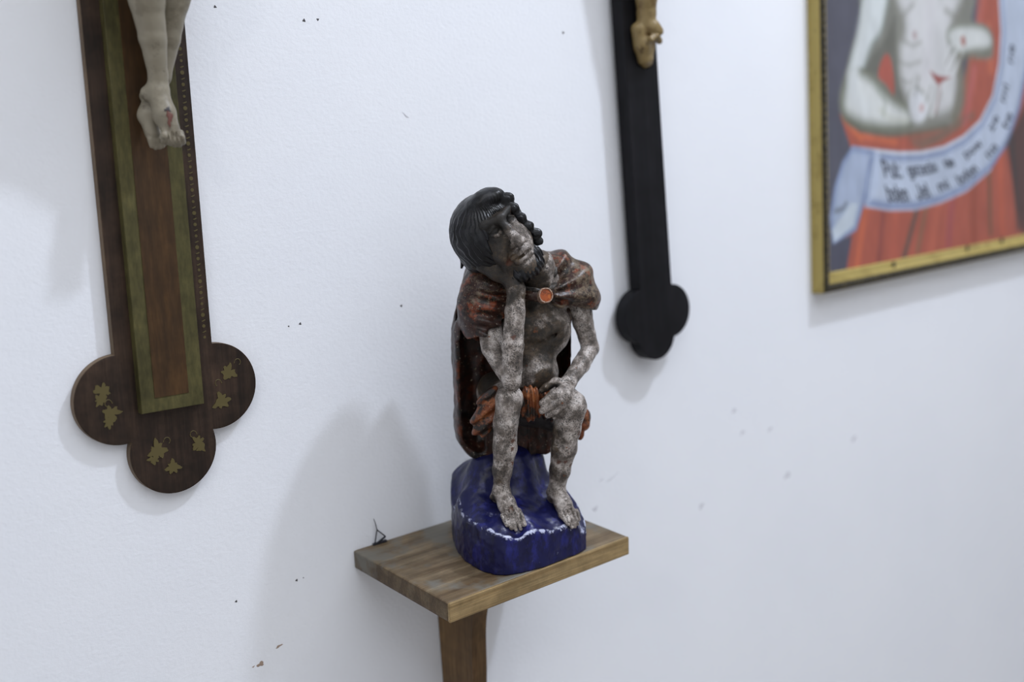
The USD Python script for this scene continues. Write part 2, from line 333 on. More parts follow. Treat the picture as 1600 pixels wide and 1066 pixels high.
look('painted_canvas', {'a': ('attribute', {'attribute': 'paint'}), 't': OBJ, 'n': N(300, 3), 'bu': ('bump', {'strength': .12, 'distance': .0006}), 'p': ('principled_bsdf', {'roughness': .5})},
     [('a.color', 'p.base_color'), ('t.object', 'n.vector'), ('n.fac', 'bu.height'), ('bu.normal', 'p.normal')])

# ------------------------------------------------------------------ the room
X0, X1, Y0, ZC = -2.3, 4.6, -4.2, 4.3
wall = thing('wall_back', 'white plastered museum wall carrying the crosses, shelf and painting', 'wall', (0, 0, 0), kind='structure')
part('plaster', box((X0, 0, 0), (X1, .12, ZC)), 'wall_paint', wall, smooth=False)
for nm, lo, hi, lb in (('wall_left', (X0 - .1, Y0, 0), (X0, 0, ZC), 'white wall at the left end of the room'), ('wall_right', (X1, Y0, 0), (X1 + .1, 0, ZC), 'white wall at the right end of the room'),
                       ('wall_front', (X0, Y0 - .1, 0), (X1, Y0, ZC), 'white wall opposite the crosses')):
    tag(part(nm, box(lo, hi), 'ceiling_white', smooth=False), lb, 'wall', kind='structure')
tag(part('floor', box((X0, Y0, -.1), (X1, 0, 0)), 'floor_grey', smooth=False), 'plain grey floor of the museum room', 'floor', kind='structure')
tag(part('ceiling', box((X0, Y0, ZC), (X1, 0, ZC + .1)), 'ceiling_white', smooth=False), 'white ceiling of the museum room', 'ceiling', kind='structure')

def spot(u, v, rx, rz, mat, name, ang=0.0):
    c = at(u, v); m = trimesh.creation.icosphere(2, 1.0)
    p = m.vertices.copy(); a = np.arctan2(p[:, 2], p[:, 0]); wob = 1 + .25 * np.sin(3 * a + u) + .15 * np.sin(5 * a + v)
    q = np.column_stack([p[:, 0] * rx * wob, p[:, 1] * .0004, p[:, 2] * rz * wob])
    ca, sa = math.cos(ang), math.sin(ang)
    m.vertices = np.column_stack([q[:, 0] * ca - q[:, 2] * sa, q[:, 1], q[:, 0] * sa + q[:, 2] * ca]) + c
    part(name, m, mat, wall, smooth=True)
for u, v, r in ((475, 32, .0017), (496.5, 30.5, .0014), (336, 10.5, .0014), (880, 51, .0016), (469, 506, .0014), (451, 510, .0009), (627, 478, .0014), (463.5, 907, .0014), (369, 940, .0013), (474, 903, .0007)):
    spot(u, v, r, r * .9, 'nail_dark', 'nail_hole')
for u, v, rx, rz in ((407, 1038, .0042, .0025), (436, 1010, .0042, .0012), (396, 1042, .0016, .0007)):
    spot(u, v, rx, rz, 'stain_brown', 'stain', .25)
for u, v, rx, rz, a in ((634, 180.5, .0048, .0010, -.7), (1147, 642, .005, .003, .3), (1160, 676, .0055, .0025, .3), (1203, 671, .006, .0022, .4), (1334, 686, .007, .004, .5), (956, 747, .012, .0008, .35), (1230, 743, .008, .004, .4), (930, 795, .005, .003, .3), (1096, 791, .006, .003, .6), (940, 750, .004, .001, .3)):
    spot(u, v, rx, rz, 'scuff_grey', 'scuff', a)

# ------------------------------------------------------------------ shelf on its bracket
SB = at(552, 860); TILT = .0536
sb = unit([0, -1, -TILT]); sn = unit([0, -TILT, 1]); sx = np.array([1., 0, 0])
SHELF_L, SHELF_D, SHELF_T = .2566, .1856, .0215
def shelf_pt(a, b, h): return SB + a * sx + b * sb + h * sn
SM = np.eye(4); SM[0, :3], SM[1, :3], SM[2, :3], SM[3, :3] = sx, -sb, sn, SB      # local: x right, y into wall, z up
shelf = thing('wall_shelf', 'small bare pine wall shelf carrying the carved seated figure', 'shelf', matrix=SM)
def rounded_board(L, D, T, r):
    f = Field((-.004 * 1000, -D * 1000 - 4, -T * 1000 - 4), (L * 1000 + 4, 4, 4), 1.5)
    c = np.array([L * 500, -D * 500, -T * 500]); hb = np.array([L * 500 - r, D * 500 - r, T * 500 - r])
    def fn(x, y, z):
        q = [np.maximum(np.abs(p - c[i]) - hb[i], 0) for i, p in enumerate((x, y, z))]
        ins = np.minimum(np.maximum(np.maximum(np.abs(x - c[0]) - hb[0], np.abs(y - c[1]) - hb[1]), np.abs(z - c[2]) - hb[2]), 0)
        return np.sqrt(q[0] ** 2 + q[1] ** 2 + q[2] ** 2) + ins - r
    f.func(fn, f.lo, f.lo + f.h * f.n)
    m = f.mesh(); m.vertices /= 1000; return m
# the board: a slab glued to an edge strip along the front
part('board', rounded_board(SHELF_L, SHELF_D - .0025, SHELF_T, 1.6), 'shelf_top_wood', shelf, smooth=True)
strip = rounded_board(SHELF_L + .0002, .0040, SHELF_T + .0002, 1.2); strip.apply_translation((-.0001, -SHELF_D + .0030, 0))
part('front_edge', strip, 'shelf_edge_wood', shelf, smooth=True, label='yellower front edge of the board')
# bracket: a curved plank standing at right angles to the wall
prof = [(0, -SHELF_T + .001)]
zt = -SHELF_T + .001
front = [(-.150, zt), (-.150, zt - .012), (-.125, zt - .022), (-.098, zt - .036), (-.080, zt - .055), (-.071, zt - .080), (-.067, zt - .11), (-.064, zt - .15), (-.055, zt - .20), (-.035, zt - .235), (0, zt - .25)]
fr = np.array(front); tt = np.linspace(0, len(fr) - 1, 60)
from scipy.interpolate import CubicSpline
cs = CubicSpline(np.arange(1, len(fr)), fr[1:]); curve = np.vstack([fr[:1], cs(np.linspace(1, len(fr) - 1, 50))])
pp = Polygon(np.vstack([[(0, zt)], curve])).buffer(0)
br = trimesh.creation.extrude_polygon(pp, .021, engine='earcut')       # (y,z) profile, thick along x
v = br.vertices.copy(); br.vertices = np.column_stack([v[:, 2], v[:, 0], v[:, 1]]); br.fix_normals()
# undo the board's forward tilt so that the bracket's back stays flush with the wall
br.vertices[:, 1] = np.minimum(br.vertices[:, 1] + TILT * br.vertices[:, 2], 0)
br.apply_translation((.1070, -.0012, 0))
part('bracket', br, 'bracket_wood', shelf, smooth=25, label='curved brown bracket under the board')
tri = [np.array(p) for p in ((.0265, -.0042, .002), (.031, -.0030, .0170), (.041, -.0042, .0065))]
part('hanger', cat(tube([tri[0], tri[1]], .0007), tube([tri[1], tri[2]], .0007), tube([tri[2], tri[0] + [.002, 0, -.001]], .0011), tube([tri[1], tri[1] + [-.0015, .0005, .009], tri[1] + [-.003, .001, .014]], [.0006, .0005, .0003]),
     box((.024, -.006, -.002), (.042, -.0025, .0022))), 'iron', shelf, smooth=30, label='bent dark wire hanging loop')

# ------------------------------------------------------------------ the carved seated figure
PSI = math.radians(25)
SF = math.cos(PSI) * sb - math.sin(PSI) * sx; SR = math.cos(PSI) * sx + math.sin(PSI) * sb; SU = sn
SO = shelf_pt(.14, .105, 0.0004)
FM = np.eye(4); FM[0, :3], FM[1, :3], FM[2, :3], FM[3, :3] = SR, SF, SU, SO        # local: x its left, y forward, z up
# x right, y forward, z up is left handed; keep y pointing backwards instead
FM[1, :3] = -SF
def P(u, v, s):
    """Photograph pixel -> figure-local millimetres, s mm in front of the figure's middle plane. (x right, y = -s, z up)"""
    o = SO + SF * s / 1000; r = ray(u, v); k = ((o - CAM) @ SF) / (r @ SF); q = CAM + k * r - SO
    return np.array([q @ SR, -(q @ SF), q @ SU]) * 1000
fig = thing('carved_figure', 'old painted wooden carving of a seated barefoot man on a blue rock, head on hand', 'statue', matrix=FM)
def fpart(name, f, mat, attrs=None, label=None, parent=None, deci=None):
    m = f.mesh(); a = {k: fn(m.vertices) for k, fn in (attrs or {}).items()}
    m.vertices = m.vertices / 1000
    return part(name, m, mat, parent or fig, smooth=True, label=label, attrs=a)
def nz(V, s, seed=0): return meshkit.fbm(np.asarray(V) / s + 100.3, 3, seed)
def nzg(x, y, z, s, seed=0, oct=3):
    x, y, z = np.broadcast_arrays(x, y, z); return meshkit.fbm(np.stack([x, y, z], -1) / s + 100.3, oct, seed)

# head frame: dh down the face, fh out of the face, lh to its left (image right)
HC = P(779, 364, 18)
dh = unit([.50, -.075, -.857]); fh = np.array([.10, -.98, .06]); fh = unit(fh - (fh @ dh) * dh); lh = np.cross(dh, fh); lh = lh if lh[0] > 0 else -lh
HM = np.array([lh, dh, fh])
def H(l, d, f): return HC + l * lh + d * dh + f * fh

# ---- body, one continuous surface
B = Field((-62, -96, 22), (122, 56, 412), 1.0)
# trunk
B.ell(P(838, 632, -6), (38, 26, 26), k=6)
B.ell(P(836, 585, 4), (26, 22, 24), k=8)
B.cone(P(832, 552, 2), P(836, 575, 4), 21, 22, k=8)
B.ell(P(838, 515, 2), (40, 22, 36), k=9)
B.ell(P(820, 508, 12), (16, 13, 14), k=8); B.ell(P(862, 512, 10), (16, 13, 14), k=8)
B.cone(P(845, 470, 0), P(838, 420, 8), 19, 18, k=8); B.cone(P(854, 440, 4), P(846, 410, 8), 15, 13, k=6)
B.cone(P(770, 470, -4), P(905, 458, -8), 15, 15, k=8)
B.ell(P(838, 546, 24), (15, 4, 8), k=5, op='s')
B.chain([P(874, 513, 16), P(858, 534, 25), P(836, 545, 29), P(814, 548, 28)], [1.6, 2.0, 2.0, 1.6], k=5, op='s')
B.cone(P(838, 490, 26), P(838, 535, 28), 1.2, 1.0, k=6, op='s')
B.ell(P(842, 574, 10), (17, 17, 15), k=7)
# legs
B.chain([P(776, 612, -14), P(788, 622, 20), P(796, 624, 46)], [23, 17.0, 13.4], k=5)
B.chain([P(796, 622, 48), P(790, 662, 47), P(789, 700, 44), P(785, 735, 40), P(783, 762, 38)], [14.2, 13.0, 12.6, 10.4, 8.8], k=4)
B.ell(P(796, 628, 56), (9, 6, 10), k=5)
B.chain([P(866, 645, -4), P(884, 632, 28), P(894, 634, 44)], [22, 18.5, 15.5], k=6)
B.chain([P(894, 634, 44), P(886, 670, 43), P(881, 700, 41), P(875, 735, 36), P(870, 762, 34)], [15.5, 14.6, 14.0, 11.2, 9.0], k=4)
B.ell(P(900, 640, 52), (9, 6, 10), k=5)
# right arm (image left): elbow on the knee, hand to the cheek
SHR, ELR, WRR = P(760, 480, -4), P(800, 596, 54), P(806, 452, 42)
B.chain([SHR, P(770, 545, 26)], [14, 12.2], k=4); B.cone(P(770, 545, 26), ELR, 12.2, 10.2, k=1.2)
B.chain([ELR, P(801, 540, 52)], [10.2, 11.6], k=1.6); B.chain([P(801, 540, 52), P(805, 485, 47), WRR], [11.6, 10.4, 9.6], k=2.5)
# right hand, laid under the cheek
B.chain([WRR, P(800, 436, 38), P(778, 424, 32), P(757, 414, 26)], [9.5, 9.5, 10.0, 9.5], k=4)
for i, (du, dv, ds) in enumerate(((0, -9, 6), (-3, -3, 4), (-4, 3, 1), (-4, 9, -3))):
    B.chain([P(766 + du, 414 + dv, 28 + ds), P(746 + du, 404 + dv * 1.1, 22 + ds), P(730 + du, 391 + dv * 1.2, 12 + ds), P(722 + du, 380 + dv * 1.3, 2 + ds)], [4.6, 4.3, 3.9, 3.2], k=1.2)
B.chain([P(797, 432, 42), P(792, 417, 46), P(786, 403, 50), P(783, 394, 51)], [5.2, 4.6, 4.2, 3.4], k=2)
# left arm and hand
SHL, ELL, WRL = P(903, 462, -8), P(922.5, 544, -4), P(888, 598, 40)
B.chain([SHL, P(911, 505, -6), ELL], [15, 11.4, 9.6], k=3)
B.chain([ELL, P(908, 570, 16), WRL], [9.6, 9.6, 8.0], k=3)
B.chain([WRL, P(879, 617, 49), P(872, 634, 53)], [8.0, 9.6, 8.6], k=4)
for a, b, c, r in (((880, 610, 50), (862, 619, 58), (847, 630, 56), 5.2), ((878, 622, 54), (862, 633, 61), (847, 642, 57), 5.1), ((880, 632, 53), (867, 642, 59), (856, 649, 56), 4.8), ((883, 638, 50), (874, 648, 54), (867, 652, 52), 4.2)):
    B.chain([P(*a), P(*b), P(*c)], [r, r * .95, r * .74], k=1.5)
B.chain([P(883, 600, 44), P(868, 596, 44), P(854, 605, 42), P(847, 610, 40)], [5.2, 4.6, 4.2, 3.4], k=1.8)
# feet
TOES = []
def foot(an, heel, ball, toes, r_ball, big, sgn):
    TOES.append(toes)
    B.cone(an, heel, 9.0, 8.2, k=4)
    B.ell((an + heel) / 2 + np.array([8 * sgn, 0, 3]), (3, 3, 3), k=3); B.ell((an + heel) / 2 - np.array([8 * sgn, 0, 3]), (3, 3, 3), k=3)
    mid = an * .45 + ball * .55
    B.cone(an, mid, 9.0, 9.2, k=4); B.cone(mid, ball + np.array([6, 0, -1]), 8.6, 5.0, k=4); B.cone(mid, ball - np.array([6, 0, 1]), 8.6, 5.0, k=4)
    for i, (a, b) in enumerate(toes):
        r = big if i == (4 if sgn > 0 else 0) else 2.35
        B.chain([a, (a + b) / 2 + np.array([0, 0, .8]), b], [r, r * 1.05, r * .9], k=.8)
    for (a, b), (c, d) in zip(toes[:-1], toes[1:]):
        g0, g1 = (a + c) / 2, (b + d) / 2
        B.cone(g0 * 1.3 - g1 * .3 + np.array([0, 0, 4.2]), g0 + np.array([0, -1.5, 3.2]), .9, 1.0, k=1.2, op='s'); B.cone(g0 + np.array([0, -1.5, 3.0]), g1 + np.array([0, -3, .5]), 1.0, 1.1, k=.7, op='s')
RF_AN, RF_HEEL, RF_BALL = P(783, 768, 38), P(778, 775, 31), P(799, 803, 62)
foot(RF_AN, RF_HEEL, RF_BALL, [(P(785 + 6.4 * i, 806 - 2.0 * i, 62), P((792.5, 799, 806.3, 813.5, 819)[i], (821, 826, 828.5, 827, 820)[i], 72)) for i in range(5)], 8, 2.9, 1)
LF_AN, LF_HEEL, LF_BALL = P(870, 768, 34), P(866, 776, 27), P(887, 802, 52)
foot(LF_AN, LF_HEEL, LF_BALL, [(P(876 + 6.2 * i, 804 - 1.6 * i, 52), P((887.5, 893.5, 898.6, 902.6, 904.6)[i], (819, 824, 823, 819, 812)[i], 61)) for i in range(5)], 8, 2.9, -1)
# head: skull, face wedge, brow, eyes, nose, mouth, chin
B.ell(H(-6, -6, -4), (33, 38, 37), HM, k=4)
B.ell(H(-1, 12, 10), (25.5, 36, 27), HM, k=6)
B.cone(H(0, 34, 16), H(0, 40, 20), 17, 14, k=8)
B.ell(H(-14, 14, 22), (10, 13, 9), HM, k=7); B.ell(H(13, 14, 22), (9, 13, 9), HM, k=7)        # cheeks
B.cone(H(-17, -19, 27), H(-3, -17, 35), 4.0, 4.2, k=6); B.cone(H(16, -19, 26), H(3, -17, 35), 3.6, 4.2, k=6)   # brow ridge
for sg, fo in ((-1, 0), (.9, -3)):
    B.ell(H(sg * 10.8, -8.5, 38 + fo), (8.2, 5.4, 6.8), HM, k=3, op='s')
    B.ell(H(sg * 10.8, -8.0, 28.5 + fo), (6.8, 4.4, 6.0), HM, k=1)
    B.cone(H(sg * 10.8 - 6.2, -5.6, 32 + fo), H(sg * 10.8, -3.6, 34 + fo), 1.1, 1.4, k=1.2); B.cone(H(sg * 10.8, -3.6, 34 + fo), H(sg * 10.8 + 6.2, -5.6, 32 + fo), 1.4, 1.1, k=1.2)
    B.cone(H(sg * 10.8 - 6.2, -10.0, 32 + fo), H(sg * 10.8, -12.6, 34 + fo), 1.1, 1.3, k=1.2); B.cone(H(sg * 10.8, -12.6, 34 + fo), H(sg * 10.8 + 6.2, -10.0, 32 + fo), 1.3, 1.1, k=1.2)
B.chain([H(0, -16, 35), H(0, -4, 39), H(0, 8, 45), H(0, 13, 47)], [4.4, 4.4, 5.2, 5.4], k=4)      # nose
for sg in (-1, 1):
    B.ell(H(sg * 5.6, 14, 42), (4.4, 3.8, 4.6), HM, k=2.5)
    B.ell(H(sg * 3.6, 18.2, 44), (1.7, 1.5, 2.4), HM, k=1, op='s')
    B.cone(H(sg * 9, 15, 37), H(sg * 15, 27, 31), 1.3, 1.0, k=4, op='s')                         # fold beside the mouth
B.cone(H(-11, 25.5, 34), H(0, 23.5, 39.5), 2.4, 3.0, k=2.5); B.cone(H(0, 23.5, 39.5), H(11, 25.5, 34), 3.0, 2.4, k=2.5)
B.cone(H(-9, 31.5, 34.5), H(9, 31.5, 34.5), 3.0, 3.0, k=2.5)
B.ell(H(0, 27.8, 40), (10.5, 1.5, 6.0), HM, k=1.2, op='s')
B.ell(H(0, 43, 29), (10, 8, 8), HM, k=5)
B.ell(H(-33, 4, -2), (5, 11, 8), HM, k=3); B.ell(H(26, 4, -10), (4, 9, 7), HM, k=3)               # ears
# tool marks
B.disp(lambda x, y, z: 1.1 * (nzg(x, y, z, 11, 3, 2) - .5) + .7 * (nzg(x, y, z, 4.5, 9, 2) - .5), B.lo, B.lo + B.h * B.n)
def near(V, pts, r0, r1):
    d = np.full(len(V), 1e9)
    for p in pts: d = np.minimum(d, np.linalg.norm(V - p, axis=1))
    return 1 - sm(r0, r1, d)
def body_wear_shade(V):
    wr = .42 * near(V, [P(806, 450, 44), P(795, 440, 42)], 12, 34)
    hv = (V - HC) @ HM.T
    head = (np.linalg.norm(hv, axis=1) < 62) & (V[:, 2] > 285)
    w = np.zeros(len(V))
    # black over-paint creeping from the hair over brow, temple and beard line
    top = 1 - sm(-16, 6, hv[:, 1] + .38 * hv[:, 0] + 9 * (nz(V, 14, 5) - .5))
    right_cheek = (1 - sm(-14, 4, hv[:, 0])) * .70
    w = np.where(head, np.maximum(top, right_cheek), w)
    w = np.where(head, np.maximum(w, sm(36, 44, hv[:, 1]) * .9), w)
    w = np.where(head, np.maximum(w, .8 * np.exp(-((hv[:, 1] - 28) / 2.2) ** 2) * (np.abs(hv[:, 0]) < 13) * (hv[:, 2] > 26)), w)
    eye = near(V, [H(10.8, -8, 33)], 3.2, 6); w = np.where(head, np.maximum(w, .85 * eye), w)
    w = np.where(head & (hv[:, 0] > 2) & (hv[:, 1] > -8) & (hv[:, 1] < 30) & (hv[:, 0] < 22), w * .25, w)
    w = np.where(head, np.maximum(w, sm(17, 23, hv[:, 0]) * .85), w)
    w = w * (1 - .75 * near(V, [H(-14, -4.5, 34), H(-10.8, -3.6, 35), H(-7, -4.5, 34)], 1.2, 2.8))
    trunk = near(V, [P(835, 500, 15), P(850, 520, 15), P(838, 545, 15), P(820, 525, 15)], 16, 34)  # trunk: grey dusty patina, with the shade under the head painted in
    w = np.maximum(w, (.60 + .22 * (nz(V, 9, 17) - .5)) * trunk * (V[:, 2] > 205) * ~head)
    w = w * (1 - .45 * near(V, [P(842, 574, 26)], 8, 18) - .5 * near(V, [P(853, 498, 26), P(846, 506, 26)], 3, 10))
    belly = near(V, [P(850, 590, 24), P(848, 610, 30), P(852, 602, 34)], 8, 17)
    w = np.maximum(w, .75 * belly)
    neck = near(V, [P(838, 440, 20), P(828, 430, 20)], 10, 22); w = np.maximum(w, .66 * neck * ~head)
    hand = near(V, [P(862, 608, 44), P(852, 618, 48)], 5, 11); w = np.maximum(w, .95 * hand)
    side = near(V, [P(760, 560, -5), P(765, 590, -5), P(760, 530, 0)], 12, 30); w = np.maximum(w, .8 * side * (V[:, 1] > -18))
    for pt in ((740, 398, 20), (755, 412, 24), (770, 420, 28), (727, 385, 10)): w = np.maximum(w, .55 * near(V, [P(*pt)], 8, 16))
    shin = near(V, [P(872, 680, 45), P(868, 700, 42), P(872, 735, 38), P(785, 705, 44), P(780, 740, 40)], 8, 18); w = np.maximum(w, .44 * shin)
    feet = near(V, [P(860, 790, 40), P(775, 785, 40)], 6, 14); w = np.maximum(w, .5 * feet)
    return np.maximum(w, wr)
def body_blood(V):
    b = np.zeros(len(V))
    for u, v_, s, r in ((803, 528, 60, 1.8), (921, 564, 8, 1.9), (797, 796, 60, 2.2), (804, 690, 58, 2.2), (802, 702, 57, 2.0), (806, 680, 58, 1.4), (884, 722, 52, 3.0), (871, 724, 50, 2.6), (893, 728, 48, 2.2), (793, 407, 48, 4.5), (903, 676, 52, 1.5)):
        p = P(u, v_, s); o = (np.array([0, 0, 0]))
        d = np.linalg.norm(V - p, axis=1) + 4.5 * (nz(V, 2.6, int(u)) - .5)
        # the mark sits on whatever surface lies nearest to it
        dmin = d.min(); b = np.maximum(b, (1 - sm(r * .4, r * 1.0, d - max(dmin, 0))) * .9)
    return b
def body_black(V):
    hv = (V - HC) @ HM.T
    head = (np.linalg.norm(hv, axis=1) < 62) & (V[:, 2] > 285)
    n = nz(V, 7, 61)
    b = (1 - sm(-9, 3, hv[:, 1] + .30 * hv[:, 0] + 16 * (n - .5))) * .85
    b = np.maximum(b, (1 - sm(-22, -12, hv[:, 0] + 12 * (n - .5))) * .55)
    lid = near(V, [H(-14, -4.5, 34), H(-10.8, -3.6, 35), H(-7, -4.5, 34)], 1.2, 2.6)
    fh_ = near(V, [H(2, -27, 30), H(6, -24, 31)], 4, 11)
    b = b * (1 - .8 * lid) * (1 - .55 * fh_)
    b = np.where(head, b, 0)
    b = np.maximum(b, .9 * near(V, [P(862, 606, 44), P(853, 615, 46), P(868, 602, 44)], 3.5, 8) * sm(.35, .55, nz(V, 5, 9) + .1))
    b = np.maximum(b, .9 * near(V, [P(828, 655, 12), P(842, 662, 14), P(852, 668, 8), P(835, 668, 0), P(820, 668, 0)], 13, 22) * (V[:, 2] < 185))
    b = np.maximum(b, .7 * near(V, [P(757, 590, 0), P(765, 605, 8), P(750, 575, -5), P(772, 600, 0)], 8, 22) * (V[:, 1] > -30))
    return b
body = fpart('body', B, 'old_flesh_paint', {'wear_shade': body_wear_shade, 'blood': body_blood, 'black': body_black}, label='greyish flesh-painted body with cracked and flaking paint')

# ---- hair, a carved cap of strands
Hf = Field(HC - 68, HC + 66, 1.0)
Hf.ell(H(-7, -5, -8), (41, 44, 42), HM, k=2)
Hf.cone(H(-26, 12, -18), H(-22, 22, -22), 18, 13, k=8)
Hf.ell(H(2, -39, 12), (19, 11, 16), HM, k=6)                                   # wreath-like roll over the brow
Hf.ell(H(12, -37, 18), (11, 8, 10), HM, k=3)
def face_cut(x, y, z):
    l = (x - HC[0]) * lh[0] + (y - HC[1]) * lh[1] + (z - HC[2]) * lh[2]
    d = (x - HC[0]) * dh[0] + (y - HC[1]) * dh[1] + (z - HC[2]) * dh[2]
    f = (x - HC[0]) * fh[0] + (y - HC[1]) * fh[1] + (z - HC[2]) * fh[2]
    hair_line = -26 + .012 * l * l
    oval = np.sqrt(((l - 2) / 26) ** 2 + ((d - 14) / 37) ** 2) * 32 - 32
    return np.maximum(oval, 12 - f)
Hf.func(face_cut, Hf.lo, Hf.lo + Hf.h * Hf.n, k=3, op='s')
def strands(x, y, z):
    l = (x - HC[0]) * lh[0] + (y - HC[1]) * lh[1] + (z - HC[2]) * lh[2]
    d = (x - HC[0]) * dh[0] + (y - HC[1]) * dh[1] + (z - HC[2]) * dh[2]
    f = (x - HC[0]) * fh[0] + (y - HC[1]) * fh[1] + (z - HC[2]) * fh[2]
    a = np.arctan2(l, -f + 14)
    wob = nzg(x, y, z, 16, 2, 2)
    return .75 * np.sin(a * 40 + wob * 9) * sm(-44, -30, d) + 1.2 * (wob - .5) + .9 * (nzg(x, y, z, 5, 15, 2) - .5)
CURL = [(792, 311, 32, 7.5), (803, 325, 38, 5.6), (814, 340, 40, 5.4), (826, 353, 38, 5.4), (838, 365, 34, 6.0), (842, 377, 30, 4.4)]
Hf.chain([P(u - 3, v_ + 2, d_ - 3) for u, v_, d_, r in CURL], [r * .72 for u, v_, d_, r in CURL], k=5)
for (u, v_, d_, r) in CURL: Hf.ell(P(u, v_, d_), (r, r * .9, r * .86), k=2.6)
Hf.disp(strands, Hf.lo, Hf.lo + Hf.h * Hf.n)
Hf.chain([P(733, 398, -14), P(725, 404, -18), P(721, 419, -20)], [5.5, 4.0, 1.2], k=3)
hair = fpart('hair', Hf, 'black_hair', label='black carved hair with a curled lock')
# beard
Bf = Field(HC - 74, HC + 74, 1.0)
Bf.ell(H(0, 46, 22), (19, 11, 13), HM, k=3)
Bf.ell(H(15, 38, 16), (9, 14, 11), HM, k=5); Bf.ell(H(-11, 42, 18), (9, 9, 10), HM, k=5)
Bf.disp(lambda x, y, z: 1.0 * np.sin((x * lh[0] + y * lh[1] + z * lh[2]) * 1.25 + 5 * nzg(x, y, z, 9, 4, 2)) + 1.2 * (nzg(x, y, z, 6, 5, 2) - .5), Bf.lo, Bf.lo + Bf.h * Bf.n)
fpart('beard', Bf, 'black_hair', label='short dark beard')

# ---- cape over both shoulders, hanging behind
Cf = Field((-72, -62, 86), (126, 74, 345), 1.2)
CC = np.array([18.0, 26.0, 205.0])
def rbox(x, y, z, c, hb, r):
    q = [np.abs(p - c[i]) - (hb[i] - r) for i, p in enumerate((x, y, z))]
    return np.sqrt(sum(np.maximum(a, 0) ** 2 for a in q)) + np.minimum(np.maximum(np.maximum(q[0], q[1]), q[2]), 0) - r
zl = P(735, 712, -25)[2]
xL, xR = P(712, 600, -12)[0], P(890, 560, -25)[0]
cx, hw = (xL + xR) / 2, (xR - xL) / 2
FULL = (Cf.lo, Cf.lo + Cf.h * Cf.n)
def outer(x, y, z):
    return rbox(x + 14 * sm(190, 100, z) * sm(cx - 20, xR, x) - 20 * sm(235, 325, z) * sm(cx, xL + 10, x), y, z, (cx, 22, (zl + 330) / 2), (hw, 33, (330 - zl) / 2), 26)
def inner(x, y, z): return rbox(x, y, z, (cx, 2 - 10, zl + 9 + 125), (hw - 6, 48, 125), 20)
Cf.func(outer, *FULL)
Cf.func(lambda x, y, z: np.maximum(inner(x, y, z), z - 300), *FULL, k=4, op='s')
# cloth over the seat, seen between the legs
Cf.func(lambda x, y, z: rbox(x, y, z, (P(816, 690, 0)[0], -7, zl + 48), (42, 27, 48), 15), *FULL, k=4)
# shoulder drape
Cf.ell(P(760, 474, 0), (31, 29, 44), k=8)
Cf.ell(P(893, 450, -6), (29, 27, 30), k=8)
Cf.cone(P(765, 440, -6), P(880, 424, -10), 22, 21, k=10)
Cf.cone(P(760, 470, 14), P(835, 462, 26), 10, 7, k=8); Cf.cone(P(835, 462, 26), P(900, 452, 14), 8, 12, k=8)
Cf.cone(P(905, 452, 0), P(912, 480, -4), 18, 17, k=8); Cf.cone(P(870, 470, 18), P(912, 480, 8), 5, 8, k=6)
Cf.chain([P(750, 480, 0), P(758, 512, 8), P(768, 545, 20)], [22, 20, 18.5], k=8)
# hems: below them, in front, the arms and chest come out
def hem_right(x, y, z):
    p1, p2 = P(792, 497, 20), P(732, 530, 8)
    zz = p1[2] + (x - p1[0]) * (p2[2] - p1[2]) / (p2[0] - p1[0])
    return np.maximum(np.maximum(z - zz, x - P(830, 500, 20)[0]), y - 6) if True else 0
Cf.func(hem_right, *FULL, k=2.5, op='s')
zl2 = P(928, 487, 0)[2]; zm = P(858, 472, 26)[2]
def hem_left(x, y, z):
    x1, x2 = P(845, 470, 25)[0], P(928, 487, 0)[0]
    zz = zm + (x - x1) * (zl2 - zm) / (x2 - x1)
    return np.maximum(np.maximum(z - zz, x1 - 30 - x), np.where(x > xR - 4, y - 60, y - 2))
Cf.func(hem_left, *FULL, k=1.5, op='s')
# collar opening round the neck
NA, NB = P(840, 430, 18), P(832, 375, 28)
Cf.cone(NA, NB, 18, 25, k=4, op='s')
BR = P(851.5, 462, 36)
def folds(x, y, z):
    a = np.arctan2(z - BR[2], x - BR[0] + 1e-3); rr = np.sqrt((x - BR[0]) ** 2 + (z - BR[2]) ** 2)
    left = 2.6 * np.sin(a * 12 + .5) * sm(8, 22, rr) * sm(0, 10, x - BR[0] + 4) * (z > zl2 - 12) * sm(40, 10, y)
    q = (z * .93 + x * .30) + 5 * nzg(x, y, z, 26, 8, 2)
    right = 2.0 * np.sin(q * .46) * sm(P(800, 470, 20)[0], P(780, 470, 20)[0], x) * sm(222, 244, z) * sm(312, 295, z) * sm(14, -4, y) * sm(P(722, 500, 0)[0], P(742, 500, 0)[0], x)
    low = 1.0 * np.sin(x * .30 + 5 * nzg(x, y, z, 30, 6, 2)) * sm(230, 200, z)
    return left + right + low + 1.5 * (nzg(x, y, z, 9, 7, 2) - .5)
Cf.disp(folds, *FULL)
def cape_wear(V):
    w = .26 * sm(200, 330, V[:, 2])
    w = np.maximum(w, (.06 + .50 * nz(V, 10, 88)) * sm(P(868, 430, 10)[0], P(895, 430, 10)[0], V[:, 0]) * (V[:, 2] > 255))
    w = np.maximum(w, .6 * near(V, [P(745, 463, 30), P(738, 470, 28)], 4, 10))
    zz = zm + (V[:, 0] - P(845, 470, 25)[0]) * (zl2 - zm) / (P(928, 487, 0)[0] - P(845, 470, 25)[0])
    w = np.maximum(w, .7 * (1 - sm(.5, 3, np.abs(V[:, 2] - zz))) * (V[:, 0] > BR[0]))
    return w
def cape_red(V):
    r = .95 * sm(228, 246, V[:, 2]) * (V[:, 1] < 22)
    # the lining behind the body keeps only a trace of its red
    return np.maximum(r, .22 + .25 * (V[:, 0] < xL + 5))
